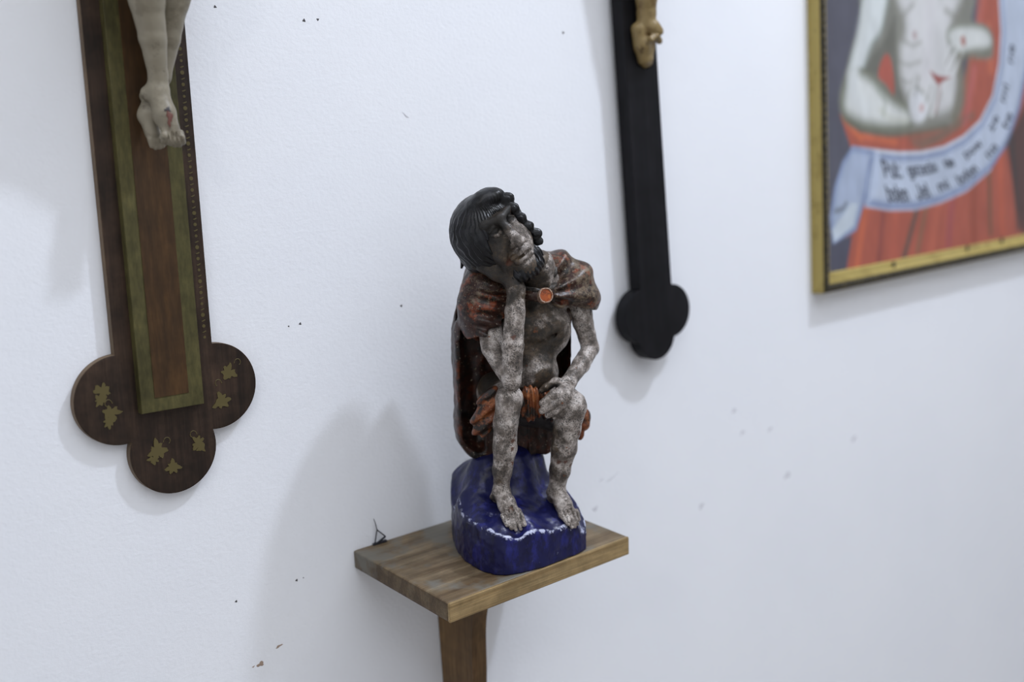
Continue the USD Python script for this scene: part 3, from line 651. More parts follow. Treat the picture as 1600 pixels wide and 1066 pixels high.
fpart('cape', Cf, 'cape_paint', {'wear_shade': cape_wear, 'red': cape_red}, label='dark red-brown cape with worn orange paint')
# collar rolls
Kf = Field(Cf.lo, Cf.lo + 1.2 * VOX * (Cf.n - 1), 1.2)
def collar(x, y, z):
    d = NB - NA; t = np.clip(((x - NA[0]) * d[0] + (y - NA[1]) * d[1] + (z - NA[2]) * d[2]) / (d @ d), 0, 1)
    e = np.sqrt((x - NA[0] - t * d[0]) ** 2 + (y - NA[1] - t * d[1]) ** 2 + (z - NA[2] - t * d[2]) ** 2) - (18 + 7 * t)
    n = tuple(min(p, q) for p, q in zip(e.shape, Cf.D.shape))
    band = np.maximum(np.abs(e - 2.6) - 3.0, 265 - z + 0 * e)
    a, b = band, Cf.D - 2.4
    hh = np.maximum(3.0 - np.abs(a - b), 0) / 3.0
    return np.maximum(a, b) + hh * hh * 3.0 * .25
Kf.D = collar(*[np.reshape((Kf.lo[i] + Kf.h * np.arange(Kf.n[i])).astype(np.float32), [-1 if j == i else 1 for j in range(3)]) for i in range(3)]).astype(np.float32)
Kf.disp(lambda x, y, z: .8 * (nzg(x, y, z, 6, 11, 2) - .5), NA - 50, NA + 60)
fpart('collar', Kf, 'collar_paint', {'wear_shade': lambda V: np.full(len(V), .12)})
# brooch
fwd = unit(np.linalg.inv(FM[:3, :3].T) @ (CAM - SO))
bz = unit(np.array([.12, -.95, .22])); bx = unit(np.cross([0, 0, 1], bz)); by = np.cross(bz, bx)
def disc(prof):
    m = trimesh.creation.revolve(np.array(prof), sections=40); v = m.vertices
    m.vertices = (BR + v[:, :1] * bx + v[:, 1:2] * by + v[:, 2:] * bz) / 1000; m.fix_normals(); return m
brooch = part('brooch', disc([(0, -6), (7.0, -6), (7.0, 2.2), (0, 3.0)]), 'brooch_red', fig, smooth=30, label='round orange-red brooch')
part('brooch_rim', disc([(6.6, -6), (8.4, -6), (8.4, 2.6), (7.8, 3.6), (7.0, 3.6), (6.6, 2.4), (6.6, -6)]), 'brooch_rim_paint', brooch, smooth=30)

# ---- loincloth
Lf = Field((-50, -80, 92), (112, 45, 225), 1.0)
LF_ = (Lf.lo, Lf.lo + Lf.h * Lf.n)
Lf.ell(P(828, 631, 34), (11, 7, 20), k=3)
Lf.cone(P(822, 616, 33), P(842, 616, 32), 6.5, 6, k=4)
Lf.ell(P(833, 628, 12), (26, 16, 17), k=5)
Lf.cone(P(840, 640, 30), P(862, 648, 36), 7, 7, k=5)
ang = .42
LMx = np.array([[math.cos(ang), 0, -math.sin(ang)], [0, 1, 0], [math.sin(ang), 0, math.cos(ang)]])
Lf.ell(P(760, 645, 30), (13.5, 9, 28), LMx, k=3)
Lf.ell(P(773, 630, 32), (9, 9, 17), k=5)
Lf.ell(P(911, 652, 2), (9, 9, 11), k=3); Lf.ell(P(911, 664, 4), (8, 8, 7), k=2); Lf.ell(P(906, 676, 4), (5, 6, 9), k=2)
def lfold(x, y, z):
    xm = P(785, 640, 26)[0]; q = z * .80 - x * .62 + 3 * nzg(x, y, z, 14, 21, 2)
    left = 1.9 * np.sin(q * .52) * (x < xm)
    mid = 1.3 * np.sin(x * 1.0 + z * .06) * (x >= xm) * (x < 62)
    return left + mid + .8 * (nzg(x, y, z, 6, 13, 2) - .5)
Lf.disp(lfold, *LF_)
fpart('loincloth', Lf, 'loincloth_paint', {'wear_shade': lambda V: .10 + .35 * sm(195, 205, V[:, 2])}, label='orange-red loincloth in carved folds')

# ---- blue rock base and seat
Rf = Field((-76, -100, -2), (104, 56, 122), 1.2)
RF_ = (Rf.lo, Rf.lo + Rf.h * Rf.n)
foot_ab = [(.0745, .112), (.0725, .135), (.0725, .150), (.0765, .164), (.085, .174), (.098, .1797), (.128, .1845), (.160, .1838), (.184, .1830), (.196, .1795), (.2035, .170), (.2065, .155), (.203, .10), (.19, .05), (.16, .03), (.12, .03), (.10, .055), (.083, .088)]
def sh_loc(a, b): q = (a - .14) * sx + (b - .105) * sb; return q @ SR * 1000, -(q @ SF) * 1000
fp = Polygon([sh_loc(a, b) for a, b in foot_ab]).buffer(-3).buffer(3, quad_segs=6)
sl, gx, gy, gz = Rf.win(*RF_)
XX, YY = np.broadcast_arrays(gx[:, :, 0], gy[:, :, 0])
pts = shapely.points(XX.ravel(), YY.ravel())
sd = shapely.distance(fp.exterior, pts); sd = np.where(shapely.contains_xy(fp, XX.ravel(), YY.ravel()), -sd, sd).reshape(XX.shape)[:, :, None]
# heights of the rock's top measured under the feet and along the rim
def rim_pt(u, v):
    for d_ in np.arange(110, -30, -1.0):
        q = P(u, v, d_)
        if fp.contains(Point(q[0], q[1])): return q
H3 = [rim_pt(u, v) for u, v in ((709, 797), (722, 805), (747, 819), (766, 829), (783, 836), (800, 840), (813, 840), (822, 832), (832, 829), (850, 830), (867, 829), (889, 828), (905, 829), (919, 819))]
H3 += [t_[1] - (0, 0, 1.5) for q in TOES for t_ in q] + [t_[0] - (0, 0, 3.0) for q in TOES for t_ in q] + [RF_HEEL - (0, 0, 6.5), LF_HEEL - (0, 0, 6.5)]
H3 = [h for h in H3 if h is not None]
H3 = np.array([tuple(h) for h in H3] + [(88, -14, 42), (85, 10, 56), (20, -36, 58), (20, -10, 74), (20, 20, 82), (70, 10, 66), (-40, 20, 80), (-52, -10, 71), (30, 40, 80), (80, 40, 60), (-46, 40, 76)], float)
from scipy.interpolate import RBFInterpolator
hf = RBFInterpolator(H3[:, :2], H3[:, 2] - 1.0, kernel='thin_plate_spline', smoothing=6)(np.column_stack([XX.ravel(), YY.ravel()])).reshape(XX.shape)
hf = np.clip(hf, 20, 90)
# chipped rim
hf = hf - 3.0 * (nzg(XX, YY, 0 * XX, 16, 31, 2) - .5)
top = (gz - hf[:, :, None]) * .82
dq = np.maximum(sd, top); kk = 3.0
hh = np.maximum(kk - np.abs(sd - top), 0) / kk
Rf.merge(sl, (dq + hh * hh * kk * .25 * np.ones_like(gz)).astype(np.float32), 0, 'u')
# seat: a stump that widens to the ground
Rf.chain([P(800, 728, -16), P(800, 745, -12), P(800, 775, -8)], [29, 29, 34], k=8)
Rf.cone(P(764, 738, -14), P(760, 772, -8), 25, 29, k=10); Rf.cone(P(836, 716, -16), P(842, 775, -14), 10, 17, k=9)
Rf.func(lambda x, y, z: (zl + 6) - z + 0 * x + 0 * y, *RF_, k=0, op='s') if False else None
Rf.func(lambda x, y, z: 2.0 + zl - z + 0 * x + 0 * y, *RF_, k=0, op='s') if False else None
Rf.func(lambda x, y, z: z + 0 * x + 0 * y, *RF_, op='s')
def facets(x, y, z):
    g = nzg(x, y, z * .35, 8, 33, 2) - .5
    return 1.6 * (nzg(x, y, z, 14, 34, 2) - .5) + 1.6 * g * sm(-2.5, 0, sd) + .9 * (nzg(x, y, z, 5, 35, 2) - .5) * sm(4, 8, z)
Rf.disp(facets, *RF_)
def blue_wear(V):
    i = np.clip(((V[:, 0] - Rf.lo[0]) / Rf.h).astype(int), 0, XX.shape[0] - 1); j = np.clip(((V[:, 1] - Rf.lo[1]) / Rf.h).astype(int), 0, XX.shape[1] - 1)
    rim = (1 - sm(.5, 2.6, np.abs(sd[i, j, 0] + 1.6))) * (1 - sm(.8, 3.0, np.abs(V[:, 2] - hf[i, j] + 1))) * (V[:, 1] < 15)
    return np.clip(2.6 * nz(V, 6, 71) - .78, 0, .72) * rim + .25 * near(V, [P(772, 822, 55), P(765, 815, 50)], 4, 14)
fpart('rock_base', Rf, 'blue_paint', {'wear_shade': blue_wear}, label='blue painted rock that is seat and base')

# ------------------------------------------------------------------ crosses
def leaf_poly(c, r, ang, seed):
    rs = np.random.default_rng(seed); a = np.linspace(0, 2 * math.pi, 61)[:-1]
    rad = r * (.50 + .36 * np.abs(np.cos(1.5 * a + seed)) ** .7 + .16 * np.cos(7 * a + 2 * seed) + .10 * np.cos(4 * a + seed) + .05 * rs.normal(size=60))
    x, z = rad * np.cos(a) * .9, rad * np.sin(a)
    ca, sa = math.cos(ang), math.sin(ang)
    return Polygon(np.column_stack([c[0] + x * ca - z * sa, c[1] + x * sa + z * ca])).buffer(0)
def flat(poly, y, th=.0004):
    ms = []
    for g in getattr(poly, 'geoms', [poly]):
        m = trimesh.creation.extrude_polygon(g, th, engine='earcut'); v = m.vertices.copy()
        m.vertices = np.column_stack([v[:, 0], y - v[:, 2], v[:, 1]]); m.fix_normals(); ms.append(m)
    return cat(*ms)
def tilted(pivot, a):
    """Frame of a cross hung slightly askew: local x right, y into the wall, z up the cross."""
    M = np.eye(4); M[0, :3] = (math.cos(a), 0, -math.sin(a)); M[2, :3] = (math.sin(a), 0, math.cos(a)); M[3, :3] = (pivot[0], 0, pivot[1]); return M
def to_local(M, p): return (np.asarray(p) - M[3, :3]) @ np.linalg.inv(M[:3, :3])

# ---- left cross, brown with a raised green-edged panel and an ivory coloured figure
M1 = tilted((.3890, 1.487), .028)
T1 = .0095
c1 = thing('crucifix', 'large dark brown wooden crucifix with trefoil foot, green-edged raised panel and pale carved feet', 'crucifix', matrix=M1)
circ = lambda x, z, r: Point(x, z).buffer(r, quad_segs=32)
hw1 = .0494
plank = shapely.union_all([Polygon([(-hw1, 0), (hw1, 0), (hw1, .98), (-hw1, .98)]), Polygon([(-.33, .70), (.33, .70), (.33, .80), (-.33, .80)]), circ(-.0475, .002, .0443), circ(.0495, .0005, .0443), circ(.0005, -.0565, .0445)])
pk = bevel_prism(plank, T1 - .0004, .0012); pk.apply_translation((0, -.0004, 0)); part('plank', pk, 'plank_brown', c1, smooth=28)
pw = .0318
panel = Polygon([(-pw, -.0135), (pw, -.0135), (pw, .69), (-pw, .69)])
pm = bevel_prism(panel, .0100, .0012); pm.apply_translation((0, -T1, 0))
pan = part('raised_panel', pm, 'panel_green', c1, smooth=28, label='raised panel with dull green border')
inn = flat(Polygon([(-.0180, .0005), (.0165, .0005), (.0165, .675), (-.0180, .675)]), -T1 - .0100, .0006)
part('inlay', inn, 'panel_brown', pan, smooth=False, label='brown painted field of the panel')
for li, (u, v_, r, a) in enumerate(((160, 612, .0095, .4), (157, 626, .007, 2.2), (174, 646, .0098, 1.2), (170, 660, .007, .3), (357, 582, .0098, .9), (346, 627, .0105, 2.0), (246, 704, .0115, .2), (240, 718, .0065, 1.6), (270, 730, .0088, 1.5), (309, 692, .0085, 2.6), (313, 699, .006, .6))):
    q = to_local(M1, at(u, v_, -T1)); part('gold_leaf', flat(leaf_poly((q[0], q[2]), r, a, int(u)), -T1 + .0003, .0007 + li * .00006), 'ornament_gold', c1, smooth=False)
for (u, v_, w_) in ((340, 600, 1), (372, 567, -1), (168, 632, 1), (262, 690, -1), (301, 680, 1)):
    q = to_local(M1, at(u, v_, -T1)); th = np.linspace(0, 4.2, 14)
    part('tendril', tube(np.column_stack([q[0] + w_ * .0045 * np.cos(th) * (1 - th / 7), np.full(14, -T1 - .0001), q[2] + .0055 * np.sin(th) * (1 - th / 7)]), .00045, 6), 'ornament_gold', c1)
dash = []
for i in range(52):
    z = .052 + i * .0113
    if z > .67: break
    part('gold_dot', flat(Point(.0420, z).buffer(.0017 + .0003 * ((i * 7) % 3 - 1), quad_segs=4), -T1, .0003), 'ornament_gold', c1, smooth=False)
    dash += [flat(Polygon([(.0400, z + .0052), (.0440, z + .0066), (.0440, z + .0056), (.0412, z + .0044)]), -T1, .0003)]
part('dash_row', cat(*dash), 'ornament_gold', c1, smooth=False, kind='stuff')
# figure: crossed legs and feet with the body above them
def pc(u, v_, y): return to_local(M1, at(u, v_, y + .010)) * 1000
G = Field((-62, -112, 205), (62, 0, 600), 1.0)
G.chain([pc(226, -60, -.082), pc(229, 0, -.072), pc(239, 60, -.066), pc(247, 118, -.060), pc(247, 145, -.058)], [20, 15.5, 12.0, 8.6, 9.0], k=3)      # front leg
G.chain([pc(285, -60, -.070), pc(270, 0, -.060), pc(262, 60, -.050), pc(252, 120, -.044), pc(240, 150, -.040)], [19, 14.5, 11.2, 8.6, 8.5], k=3)      # rear leg
G.cone(pc(247, 140, -.058), pc(231, 146, -.052), 8.5, 7.0, k=5)                                                                                 # front heel
G.chain([pc(248, 146, -.060), pc(258, 178, -.066), pc(268, 208, -.068)], [9.2, 9.5, 8.4], k=4)                                                    # front foot
G.chain([pc(250, 160, -.058), pc(252, 185, -.062)], [7, 6.5], k=4)
for i, (a, b) in enumerate((((259, 205), (257, 220)), ((266, 209), (266, 224)), ((272, 212), (273, 226)), ((278, 212), (280, 226)), ((282, 208), (286, 222)))):
    G.chain([pc(*a, -.070), pc((a[0] + b[0]) / 2, (a[1] + b[1]) / 2, -.0725), pc(*b, -.069)], [3.2, 3.3, 2.8] if i else [4.0, 4.2, 3.4], k=.6)
for a, b in (((262, 204), (261.5, 221)), ((269, 207), (270, 226)), ((275, 208), (277, 225)), ((280, 207), (283.5, 222))):
    G.chain([pc(*a, -.0755), pc(*b, -.0745)], [.9, 1.3], k=.8, op='s')
G.chain([pc(238, 150, -.040), pc(231, 180, -.044), pc(238, 208, -.048)], [8.2, 8.8, 7.0], k=4)                                                    # rear foot
G.cone(pc(236, 148, -.040), pc(228, 150, -.034), 7.0, 6.0, k=4)
for a, b in (((233, 208), (237, 228)), ((238, 210), (243, 231)), ((243, 211), (249, 230)), ((248, 211), (254, 228)), ((251, 207), (258, 224))):
    G.chain([pc(*a, -.048), pc((a[0] + b[0]) / 2, (a[1] + b[1]) / 2, -.051), pc(*b, -.050)], [2.9, 3.0, 2.4], k=.6)
# thighs, loins and trunk above the frame
G.chain([pc(226, -60, -.082), np.array([-14, -88, 505]), np.array([-18, -52, 600])], [20, 23, 27], k=6)
G.chain([pc(285, -60, -.070), np.array([18, -80, 505]), np.array([20, -48, 600])], [19, 22, 27], k=6)
G.ell(np.array([0, -46, 615]), (44, 30, 38), k=8)
G.disp(lambda x, y, z: .9 * (nzg(x, y, z, 10, 41, 2) - .5), G.lo, G.lo + G.h * G.n)
gm = G.mesh(); gm.vertices /= 1000
fg = part('pale_figure', gm, 'ivory_flesh', c1, smooth=True, label='pale ivory-coloured carved legs and feet')
# wound on the upper foot, laid on the skin
def on_skin(m, p, n, r, seed):
    idx = np.argsort(np.linalg.norm(m.vertices - p, axis=1))[:1]; c = m.vertices[idx[0]]
    s = trimesh.creation.icosphere(2, 1.0); a = np.arctan2(s.vertices[:, 2], s.vertices[:, 0]); wob = 1 + .3 * np.sin(3 * a + seed) + .2 * np.sin(7 * a)
    s.vertices = np.column_stack([s.vertices[:, 0] * r[0] * wob, s.vertices[:, 1] * .0009, s.vertices[:, 2] * r[1] * wob]) + c; return s
part('wound', on_skin(gm, pc(266, 183, -.078) / 1000, None, (.0026, .0070), 1), 'wound_red', fg, smooth=True, label='red painted wound')
part('nail_mark', on_skin(gm, pc(263, 170, -.078) / 1000, None, (.0028, .0022), 4), 'nail_dark', fg, smooth=True)

# ---- black cross with gilded feet
M2 = tilted((1.0695, 1.4730), -.033)
c2 = thing('crucifix', 'slim plain black wooden crucifix with small trefoil foot and gilded carved feet', 'crucifix', matrix=M2)
pl2 = shapely.union_all([Polygon([(-.0305, 0), (.0315, 0), (.0290, .75), (-.0280, .75)]), Polygon([(-.2, .52), (.2, .52), (.2, .575), (-.2, .575)]), circ(-.0245, .000, .0375), circ(.0285, -.001, .0368), circ(-.0030, -.0285, .0350)])
p2 = bevel_prism(pl2, .0190, .0015); p2.apply_translation((0, -.0075, 0))
part('plank', p2, 'black_wood', c2, smooth=28)
part('back_batten', box((-.018, -.0080, .02), (.018, -.0002, .70)), 'black_wood', c2, smooth=False)
def pd(u, v_, y): return to_local(M2, at(u, v_, y * .75 + .005)) * 1000
Q = Field((-60, -100, 290), (70, -20, 560), 1.2)
Q.chain([pd(1012, -60, -.070), pd(1010, 0, -.062), pd(1010, 22, -.058), pd(1008, 40, -.056)], [15, 13.0, 12.0, 11.5], k=4)
Q.chain([pd(1010, 36, -.058), pd(1020, 44, -.066), pd(1029, 49, -.072)], [11.0, 9.5, 6.5], k=4)      # upper foot, toes to the right
for i in range(5):
    Q.cone(pd(1027 - i * 2.6, 47 + i * 3.0, -.071), pd(1033 - i * 3.6, 51 + i * 2.9, -.075), 3.4, 2.9, k=1.0)
Q.chain([pd(997, 46, -.052), pd(1003, 70, -.052), pd(1006, 92, -.048)], [9.5, 11.0, 9.0], k=4)      # lower foot pointing down
Q.chain([pd(1014, 64, -.052), pd(1012, 92, -.048)], [8.5, 7.5], k=4)
Q.cone(pd(1008, 98, -.042), pd(1012, 97, -.036), 7, 7, k=4)
Q.cone(pd(1026, 58, -.060), pd(1030, 64, -.056), 5, 4.5, k=3)
Q.chain([pd(1012, -60, -.070), np.array([-2, -48, 545])], [14, 20], k=4)
Q.disp(lambda x, y, z: 1.2 * (nzg(x, y, z, 8, 51, 2) - .5), Q.lo, Q.lo + Q.h * Q.n)
qm = Q.mesh(); qm.vertices /= 1000
part('gilded_feet', qm, 'old_gold', c2, smooth=True, label='crossed carved feet in worn gilding')

# ------------------------------------------------------------------ framed painting
FX0, FX1, FZ0, FZ1, FY = 1.4525, 2.26, 1.4500, 2.26, .0250
pic = thing('framed_painting', 'oil painting in a gilt frame, pale bare torso and lettered blue-white scroll on red drapery', 'painting', (FX0, 0, FZ0))
fw_, fh_ = FX1 - FX0, FZ1 - FZ0
LIP, INN, CY = .0135, .0300, .0110
def ring(prof):
    """Sweep a profile [(inset, distance from wall)] round the frame with mitred corners."""
    V = []
    for ins, d in prof: V += [(ins, -d, ins), (fw_ - ins, -d, ins), (fw_ - ins, -d, fh_ - ins), (ins, -d, fh_ - ins)]
    F = []
    n = len(prof)
    for i in range(n):
        for j in range(4):
            a, b = i * 4 + j, i * 4 + (j + 1) % 4; c, d = ((i + 1) % n) * 4 + j, ((i + 1) % n) * 4 + (j + 1) % 4
            F += [[a, c, d], [a, d, b]]
    m = trimesh.Trimesh(np.array(V, float), np.array(F), process=False); m.fix_normals(); return m
part('gilt_moulding', ring([(0, .0002), (0, .0205), (.0012, .0225), (.004, .0225), (LIP, .0225), (LIP + .002, .0215), (.019, .0165), (.024, .0140), (.0275, .0145), (INN, .0130), (INN, .0065), (.004, .0002)]), 'frame_gold', pic, smooth=35)
part('carved_lip', ring([(.0008, .0215), (.0012, .0240), (.0030, .0252), (.0075, .0256), (.0115, .0250), (LIP, .0235), (LIP, .0215)]), 'frame_dark', pic, smooth=35, label='dark outer edge of the frame with worn carving')
beads = []
bead = trimesh.creation.icosphere(1, 1.0)
for k in range(int(fw_ / .012)):
    for (cx_, cz_) in ((.010 + k * .012, .0075), ):
        b_ = bead.copy(); b_.vertices = b_.vertices * (.0048, .0022, .0036) + (cx_, -.0252, cz_); beads.append(b_)
for k in range(int(fh_ / .012)):
    b_ = bead.copy(); b_.vertices = b_.vertices * (.0036, .0022, .0048) + (.0075, -.0252, .010 + k * .012); beads.append(b_)
part('bead_row', cat(*beads), 'frame_dark', pic, smooth=True, kind='stuff')
# rubbed dark spots on the gilt slope
for u in (1397, 1512, 1566):
    v_ = 427.5 - (u - 1298.5) * .224 + 8; q = at(u, v_, -.0175) - np.array([FX0, 0, FZ0])
    s = trimesh.creation.icosphere(2, 1.0); s.vertices = s.vertices * (.0045, .0012, .0060) + q; part('worn_spot', s, 'frame_dark', pic, smooth=True)

# the painted surface: colour per vertex on a fine sheet
gx_ = np.arange(INN - .004, fw_ - INN + .004, .0020); gz_ = np.arange(INN - .004, fh_ - INN + .004, .0020)
GX, GZ = np.meshgrid(gx_, gz_, indexing='ij')
pxz = np.column_stack([GX.ravel(), GZ.ravel()])
def lin(*c): c = np.array(c) / 255.0; return np.where(c < .04045, c / 12.92, ((c + .055) / 1.055) ** 2.4)
def px2(pts): return np.array([(at(u, v_, -CY) - np.array([FX0, 0, FZ0]))[[0, 2]] for u, v_ in pts])
PAINT = np.tile(lin(84, 84, 98), (len(pxz), 1))
def smooth_poly(q, closed=True, n=8):
    from scipy.interpolate import CubicSpline as CS
    q = np.vstack([q, q[:1]]); return CS(np.arange(len(q)), q, bc_type='periodic')(np.linspace(0, len(q) - 1, n * (len(q) - 1), endpoint=False))
def sdist(q):
    poly = Polygon(q).buffer(0); d = shapely.distance(poly.boundary, shapely.points(pxz)); return np.where(shapely.contains_xy(poly, pxz[:, 0], pxz[:, 1]), -d, d)
def fill(pts, col, soft=.003, curved=True, op=1.0, edge=None, edge_w=.02):
    q = px2(pts); q = smooth_poly(q) if curved else q; d = sdist(q)
    m = (1 - sm(-soft, soft, d))[:, None] * op
    c = np.tile(lin(*col), (len(pxz), 1))
    if edge is not None:
        e = (1 - sm(0, edge_w, -d))[:, None]; c = c * (1 - e) + lin(*edge) * e
    PAINT[:] = PAINT * (1 - m) + c * m
def stroke(pts, w, col, soft=.003, op=1.0):
    from shapely.geometry import LineString
    q = px2(pts); d = shapely.distance(LineString(q), shapely.points(pxz)) - w; m = (1 - sm(-soft, soft, d))[:, None] * op
    PAINT[:] = PAINT * (1 - m) + lin(*col) * m
# red drapery behind and below
fill([(1312, 178), (1330, 232), (1318, 420), (1310, 460), (1660, 460), (1660, -120), (1545, -120), (1530, 20), (1500, 150), (1400, 205), (1340, 205)], (176, 84, 62), .004, False)
fill([(1430, 60), (1380, 90), (1372, 110), (1400, 150), (1408, 120)], (178, 90, 76), .004)
for (a, b, w, c, o) in (((1352, 330), (1335, 440), .008, (206, 98, 56), .8), ((1380, 330), (1372, 430), .007, (140, 66, 62), .7), ((1400, 325), (1395, 425), .010, (196, 92, 66), .6), ((1432, 330), (1412, 405), .007, (92, 78, 70), .9), ((1452, 300), (1434, 392), .005, (120, 102, 74), .8),
                        ((1468, 300), (1455, 390), .012, (200, 98, 70), .7), ((1490, 290), (1482, 385), .010, (170, 78, 84), .7), ((1520, 270), (1522, 372), .014, (160, 72, 48), .7), ((1545, 255), (1548, 365), .006, (104, 80, 56), .9), ((1562, 230), (1566, 360), .010, (196, 88, 54), .8), ((1580, 210), (1592, 355), .010, (70, 60, 58), .8),
                        ((1440, 230), (1520, 180), .007, (120, 100, 84), .6), ((1522, 110), (1508, 190), .010, (188, 96, 90), .8), ((1545, 40), (1548, 110), .008, (206, 104, 66), .8), ((1538, -60), (1530, 30), .012, (190, 98, 84), .7), ((1320, 185), (1345, 215), .006, (220, 108, 56), .9), ((1350, 212), (1400, 222), .006, (214, 104, 60), .8)):
    stroke([a, b], w, c, .006, o)
# figure
fill([(1352, -120), (1343, 0), (1336, 60), (1322, 110), (1312, 150), (1316, 182), (1340, 202), (1385, 212), (1430, 208), (1470, 202), (1498, 186), (1506, 140), (1502, 105), (1505, 85), (1540, 92), (1552, 80), (1548, 50), (1535, 38), (1522, 36), (1524, 0), (1520, -120)], (128, 128, 118), .007, True)
fill([(1402, -30), (1406, 30), (1402, 62), (1400, 92), (1402, 130), (1412, 158), (1430, 176), (1462, 190), (1488, 180), (1499, 150), (1499, 100), (1490, 60), (1500, 20), (1498, -30)], (206, 206, 206), .008, True, 1.0, (134, 134, 124), .030)
stroke([(1452, -20), (1452, 50), (1448, 118)], .016, (212, 210, 212), .016, .8)
for pts, w in (([(1404, 42), (1410, 62), (1426, 72), (1438, 66)], .0030), ([(1404, 96), (1420, 102), (1438, 96)], .0026), ([(1402, 122), (1420, 130), (1436, 120)], .0026), ([(1478, 16), (1496, 30), (1504, 26)], .006), ([(1426, 8), (1410, 26), (1404, 44)], .004)):
    stroke(pts, w, (132, 132, 122), .007, .6)
fill([(1398, 24), (1383, 60), (1350, 106), (1366, 116), (1386, 128), (1402, 156), (1412, 156), (1403, 120), (1400, 60)], (106, 106, 96), .006, True, .9)
fill([(1385, 84), (1372, 116), (1384, 132), (1396, 150), (1396, 116)], (182, 84, 66), .005, True, .95)
fill([(1350, -120), (1344, 0), (1338, 60), (1326, 106), (1340, 118), (1352, 108), (1366, 70), (1384, 30), (1396, -120)], (208, 214, 214), .006, True, 1.0, (142, 150, 142), .016)
fill([(1330, 106), (1318, 130), (1313, 160), (1322, 186), (1350, 200), (1390, 205), (1424, 198), (1430, 180), (1420, 166), (1396, 150), (1376, 130), (1354, 110)], (216, 219, 216), .006, True, 1.0, (118, 122, 104), .026)
stroke([(1352, 20), (1343, 70), (1334, 115), (1333, 140)], .011, (210, 215, 214), .012, .85)
stroke([(1332, 120), (1336, 150), (1352, 168)], .012, (216, 220, 220), .014, .8)
stroke([(1376, 172), (1392, 186), (1418, 188)], .005, (196, 198, 184), .008, .7); stroke([(1372, 140), (1384, 160), (1380, 180)], .003, (140, 150, 132), .008, .6)
stroke([(1318, 186), (1345, 203), (1390, 211), (1436, 207), (1480, 197)], .0035, (92, 92, 70), .007, .75)
fill([(1418, 152), (1428, 132), (1440, 140), (1450, 150), (1454, 172), (1442, 194), (1424, 190)], (214, 216, 220), .005, True, .95, (156, 158, 150), .012)
fill([(1484, 42), (1512, 36), (1545, 46), (1549, 76), (1522, 82), (1496, 86), (1480, 64)], (212, 215, 212), .006, True, .95, (140, 144, 130), .016)
for p, q in (((1486, 72), (1473, 98)), ((1494, 80), (1480, 110)), ((1503, 84), (1489, 117)), ((1450, 132), (1443, 158)), ((1459, 134), (1450, 168)), ((1466, 142), (1456, 180)), ((1430, 122), (1425, 148))):
    stroke([p, q], .0044, (208, 209, 208), .004, .95); stroke([(p[0] + 5, p[1] + 2), (q[0] + 5, q[1] + 2)], .0014, (112, 110, 98), .003, .75)
stroke([(1500, 90), (1500, 140), (1490, 184)], .007, (118, 112, 92), .010, .7); stroke([(1500, 88), (1530, 90), (1548, 82)], .004, (120, 120, 100), .006, .7)
fill([(1453, 111), (1466, 118), (1486, 121), (1472, 128), (1464, 131)], (158, 66, 56), .003, True, .95); stroke([(1470, 128), (1466, 156), (1462, 178)], .0016, (160, 92, 80), .003, .8)
fill([(1502, 58), (1507, 58), (1508, 70), (1503, 70)], (170, 88, 70), .003, True, .9); fill([(1438, 164), (1443, 164), (1442, 174), (1437, 173)], (196, 150, 146), .003, True, .8); fill([(1426, 50), (1432, 50), (1432, 60), (1427, 60)], (170, 140, 140), .004, True, .7)
# scroll
inner_c = [(1332, 232), (1368, 236), (1405, 240), (1440, 239), (1475, 231), (1505, 215), (1532, 190), (1552, 150), (1562, 100), (1565, 50), (1562, 0), (1562, -130)]
outer_c = [(1352, 322), (1390, 328), (1430, 327), (1470, 316), (1510, 298), (1548, 265), (1575, 225), (1594, 170), (1606, 110), (1614, 50), (1616, 0), (1618, -130)]
fill(inner_c + outer_c[::-1], (186, 198, 218), .003, False, 1.0, (112, 132, 176), .022)
stroke(inner_c, .0035, (206, 214, 226), .003, .9); stroke(outer_c[:6], .0020, (198, 212, 232), .003, .7)
fill([(1572, 225), (1600, 165), (1640, 60), (1660, 400), (1600, 372), (1592, 340), (1584, 290)], (52, 50, 52), .012, False, .85)
fill([(1420, 215), (1470, 206), (1510, 180), (1500, 200), (1470, 222), (1430, 232)], (120, 100, 84), .008, False, .7)
stroke([(1512, 100), (1506, 160), (1492, 194)], .005, (126, 112, 90), .010, .7)
fill([(1332, 228), (1368, 236), (1360, 262), (1350, 320), (1338, 360), (1302, 384), (1296, 340), (1304, 290), (1316, 252)], (168, 182, 208), .003, False, 1.0, (128, 146, 184), .016)
fill([(1330, 318), (1340, 318), (1334, 352), (1304, 378), (1300, 360)], (200, 212, 222), .004, False, .9); stroke([(1306, 330), (1318, 326), (1322, 318)], .004, (112, 122, 130), .004, .8)
fill([(1366, 238), (1376, 240), (1372, 290), (1358, 318), (1352, 318)], (182, 196, 220), .004, False, .8); stroke([(1364, 250), (1356, 310)], .0022, (92, 112, 160), .004, .7)
fill([(1290, 388), (1332, 366), (1322, 425), (1290, 440)], (78, 78, 96), .004, False, 1.0)
fbmv = meshkit.fbm(np.column_stack([pxz[:, 0] * 60, pxz[:, 1] * 25, np.zeros(len(pxz))]), 4, 3)[:, None]
lum = PAINT @ np.array([.2126, .7152, .0722])
PAINT[:] = (lum[:, None] * .12 + PAINT * .88) * (.70 + .28 * fbmv)
nx_, nz_ = GX.shape
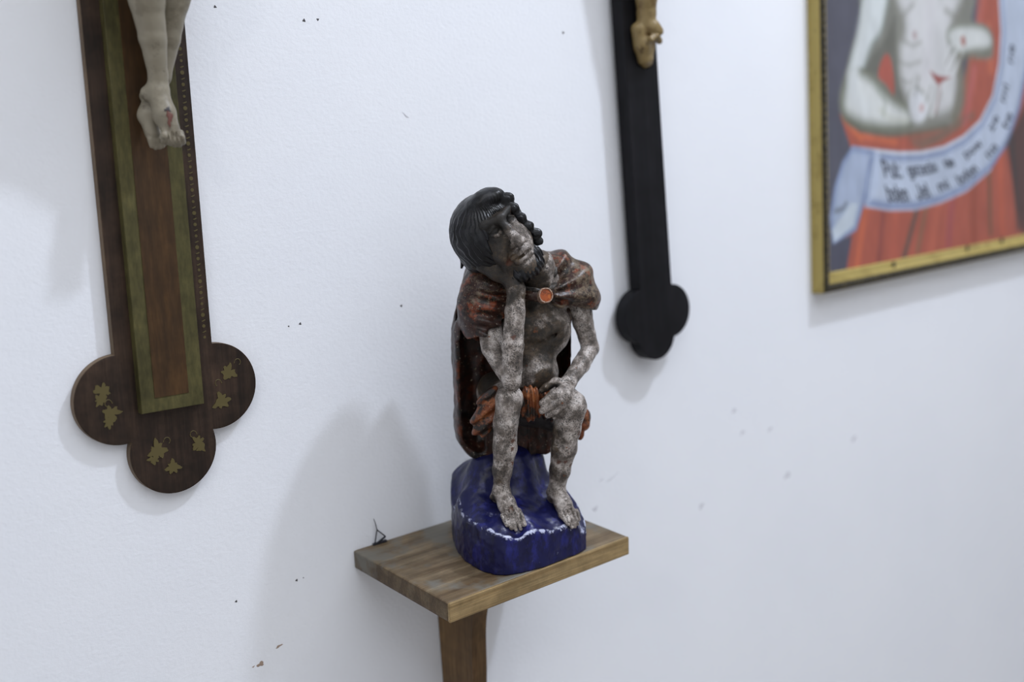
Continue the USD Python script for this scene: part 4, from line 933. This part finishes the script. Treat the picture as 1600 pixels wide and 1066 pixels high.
ii = np.arange(nx_ * nz_).reshape(nx_, nz_)
Fq = np.concatenate([np.stack([ii[:-1, :-1], ii[1:, :-1], ii[1:, 1:]], -1).reshape(-1, 3), np.stack([ii[:-1, :-1], ii[1:, 1:], ii[:-1, 1:]], -1).reshape(-1, 3)])
canv = trimesh.Trimesh(np.column_stack([pxz[:, 0], np.full(len(pxz), -CY), pxz[:, 1]]), Fq, process=False)
if canv.face_normals[0][1] > 0: canv.invert()
canvas = part('canvas', canv, 'painted_canvas', pic, smooth=True, attrs={'paint': PAINT}, label='painted picture surface')
part('backing_board', box((.006, -CY + .0008, .006), (fw_ - .006, -.0003, fh_ - .006)), 'bracket_wood', pic, smooth=False)
# scroll lettering, following the bend
ic, oc = px2(inner_c), px2(outer_c)
def along(c, t):
    L = np.r_[0, np.cumsum(np.linalg.norm(np.diff(c, axis=0), axis=1))]; return np.column_stack([np.interp(t, L / L[-1], c[:, i]) for i in (0, 1)])
def scroll_text(txt, t0, t1, lo, hi):
    m = meshkit.text_mesh(txt, 1.0, .0006); v_ = m.vertices; b0, b1 = m.bounds
    t = t0 + (t1 - t0) * (v_[:, 0] - b0[0]) / (b1[0] - b0[0]); h = hi + (lo - hi) * np.clip(v_[:, 1], -.35, 1.1)
    q = along(ic, t) * (1 - h[:, None]) + along(oc, t) * h[:, None]
    m.vertices = np.column_stack([q[:, 0], -CY - .0003 - v_[:, 2], q[:, 1]]); m.fix_normals(); return m
for txt, t0, t1, lo, hi in (('Pul:', .092, .152, .14, .44), ('gorzecko', .180, .288, .18, .42), ('nie', .320, .355, .20, .42), ('pow', .40, .47, .25, .44), ('ze', .52, .56, .25, .44), ('mi', .60, .64, .25, .44), ('ne', .69, .73, .25, .45),
                            ('bolen', .082, .152, .56, .86), ('Jel', .182, .228, .56, .86), ('mi', .262, .300, .60, .82), ('bolen', .335, .41, .60, .84), ('na', .46, .50, .6, .82), ('te', .55, .59, .6, .82)):
    part('lettering', scroll_text(txt, t0, t1, lo, hi), 'ink', canvas, smooth=False)
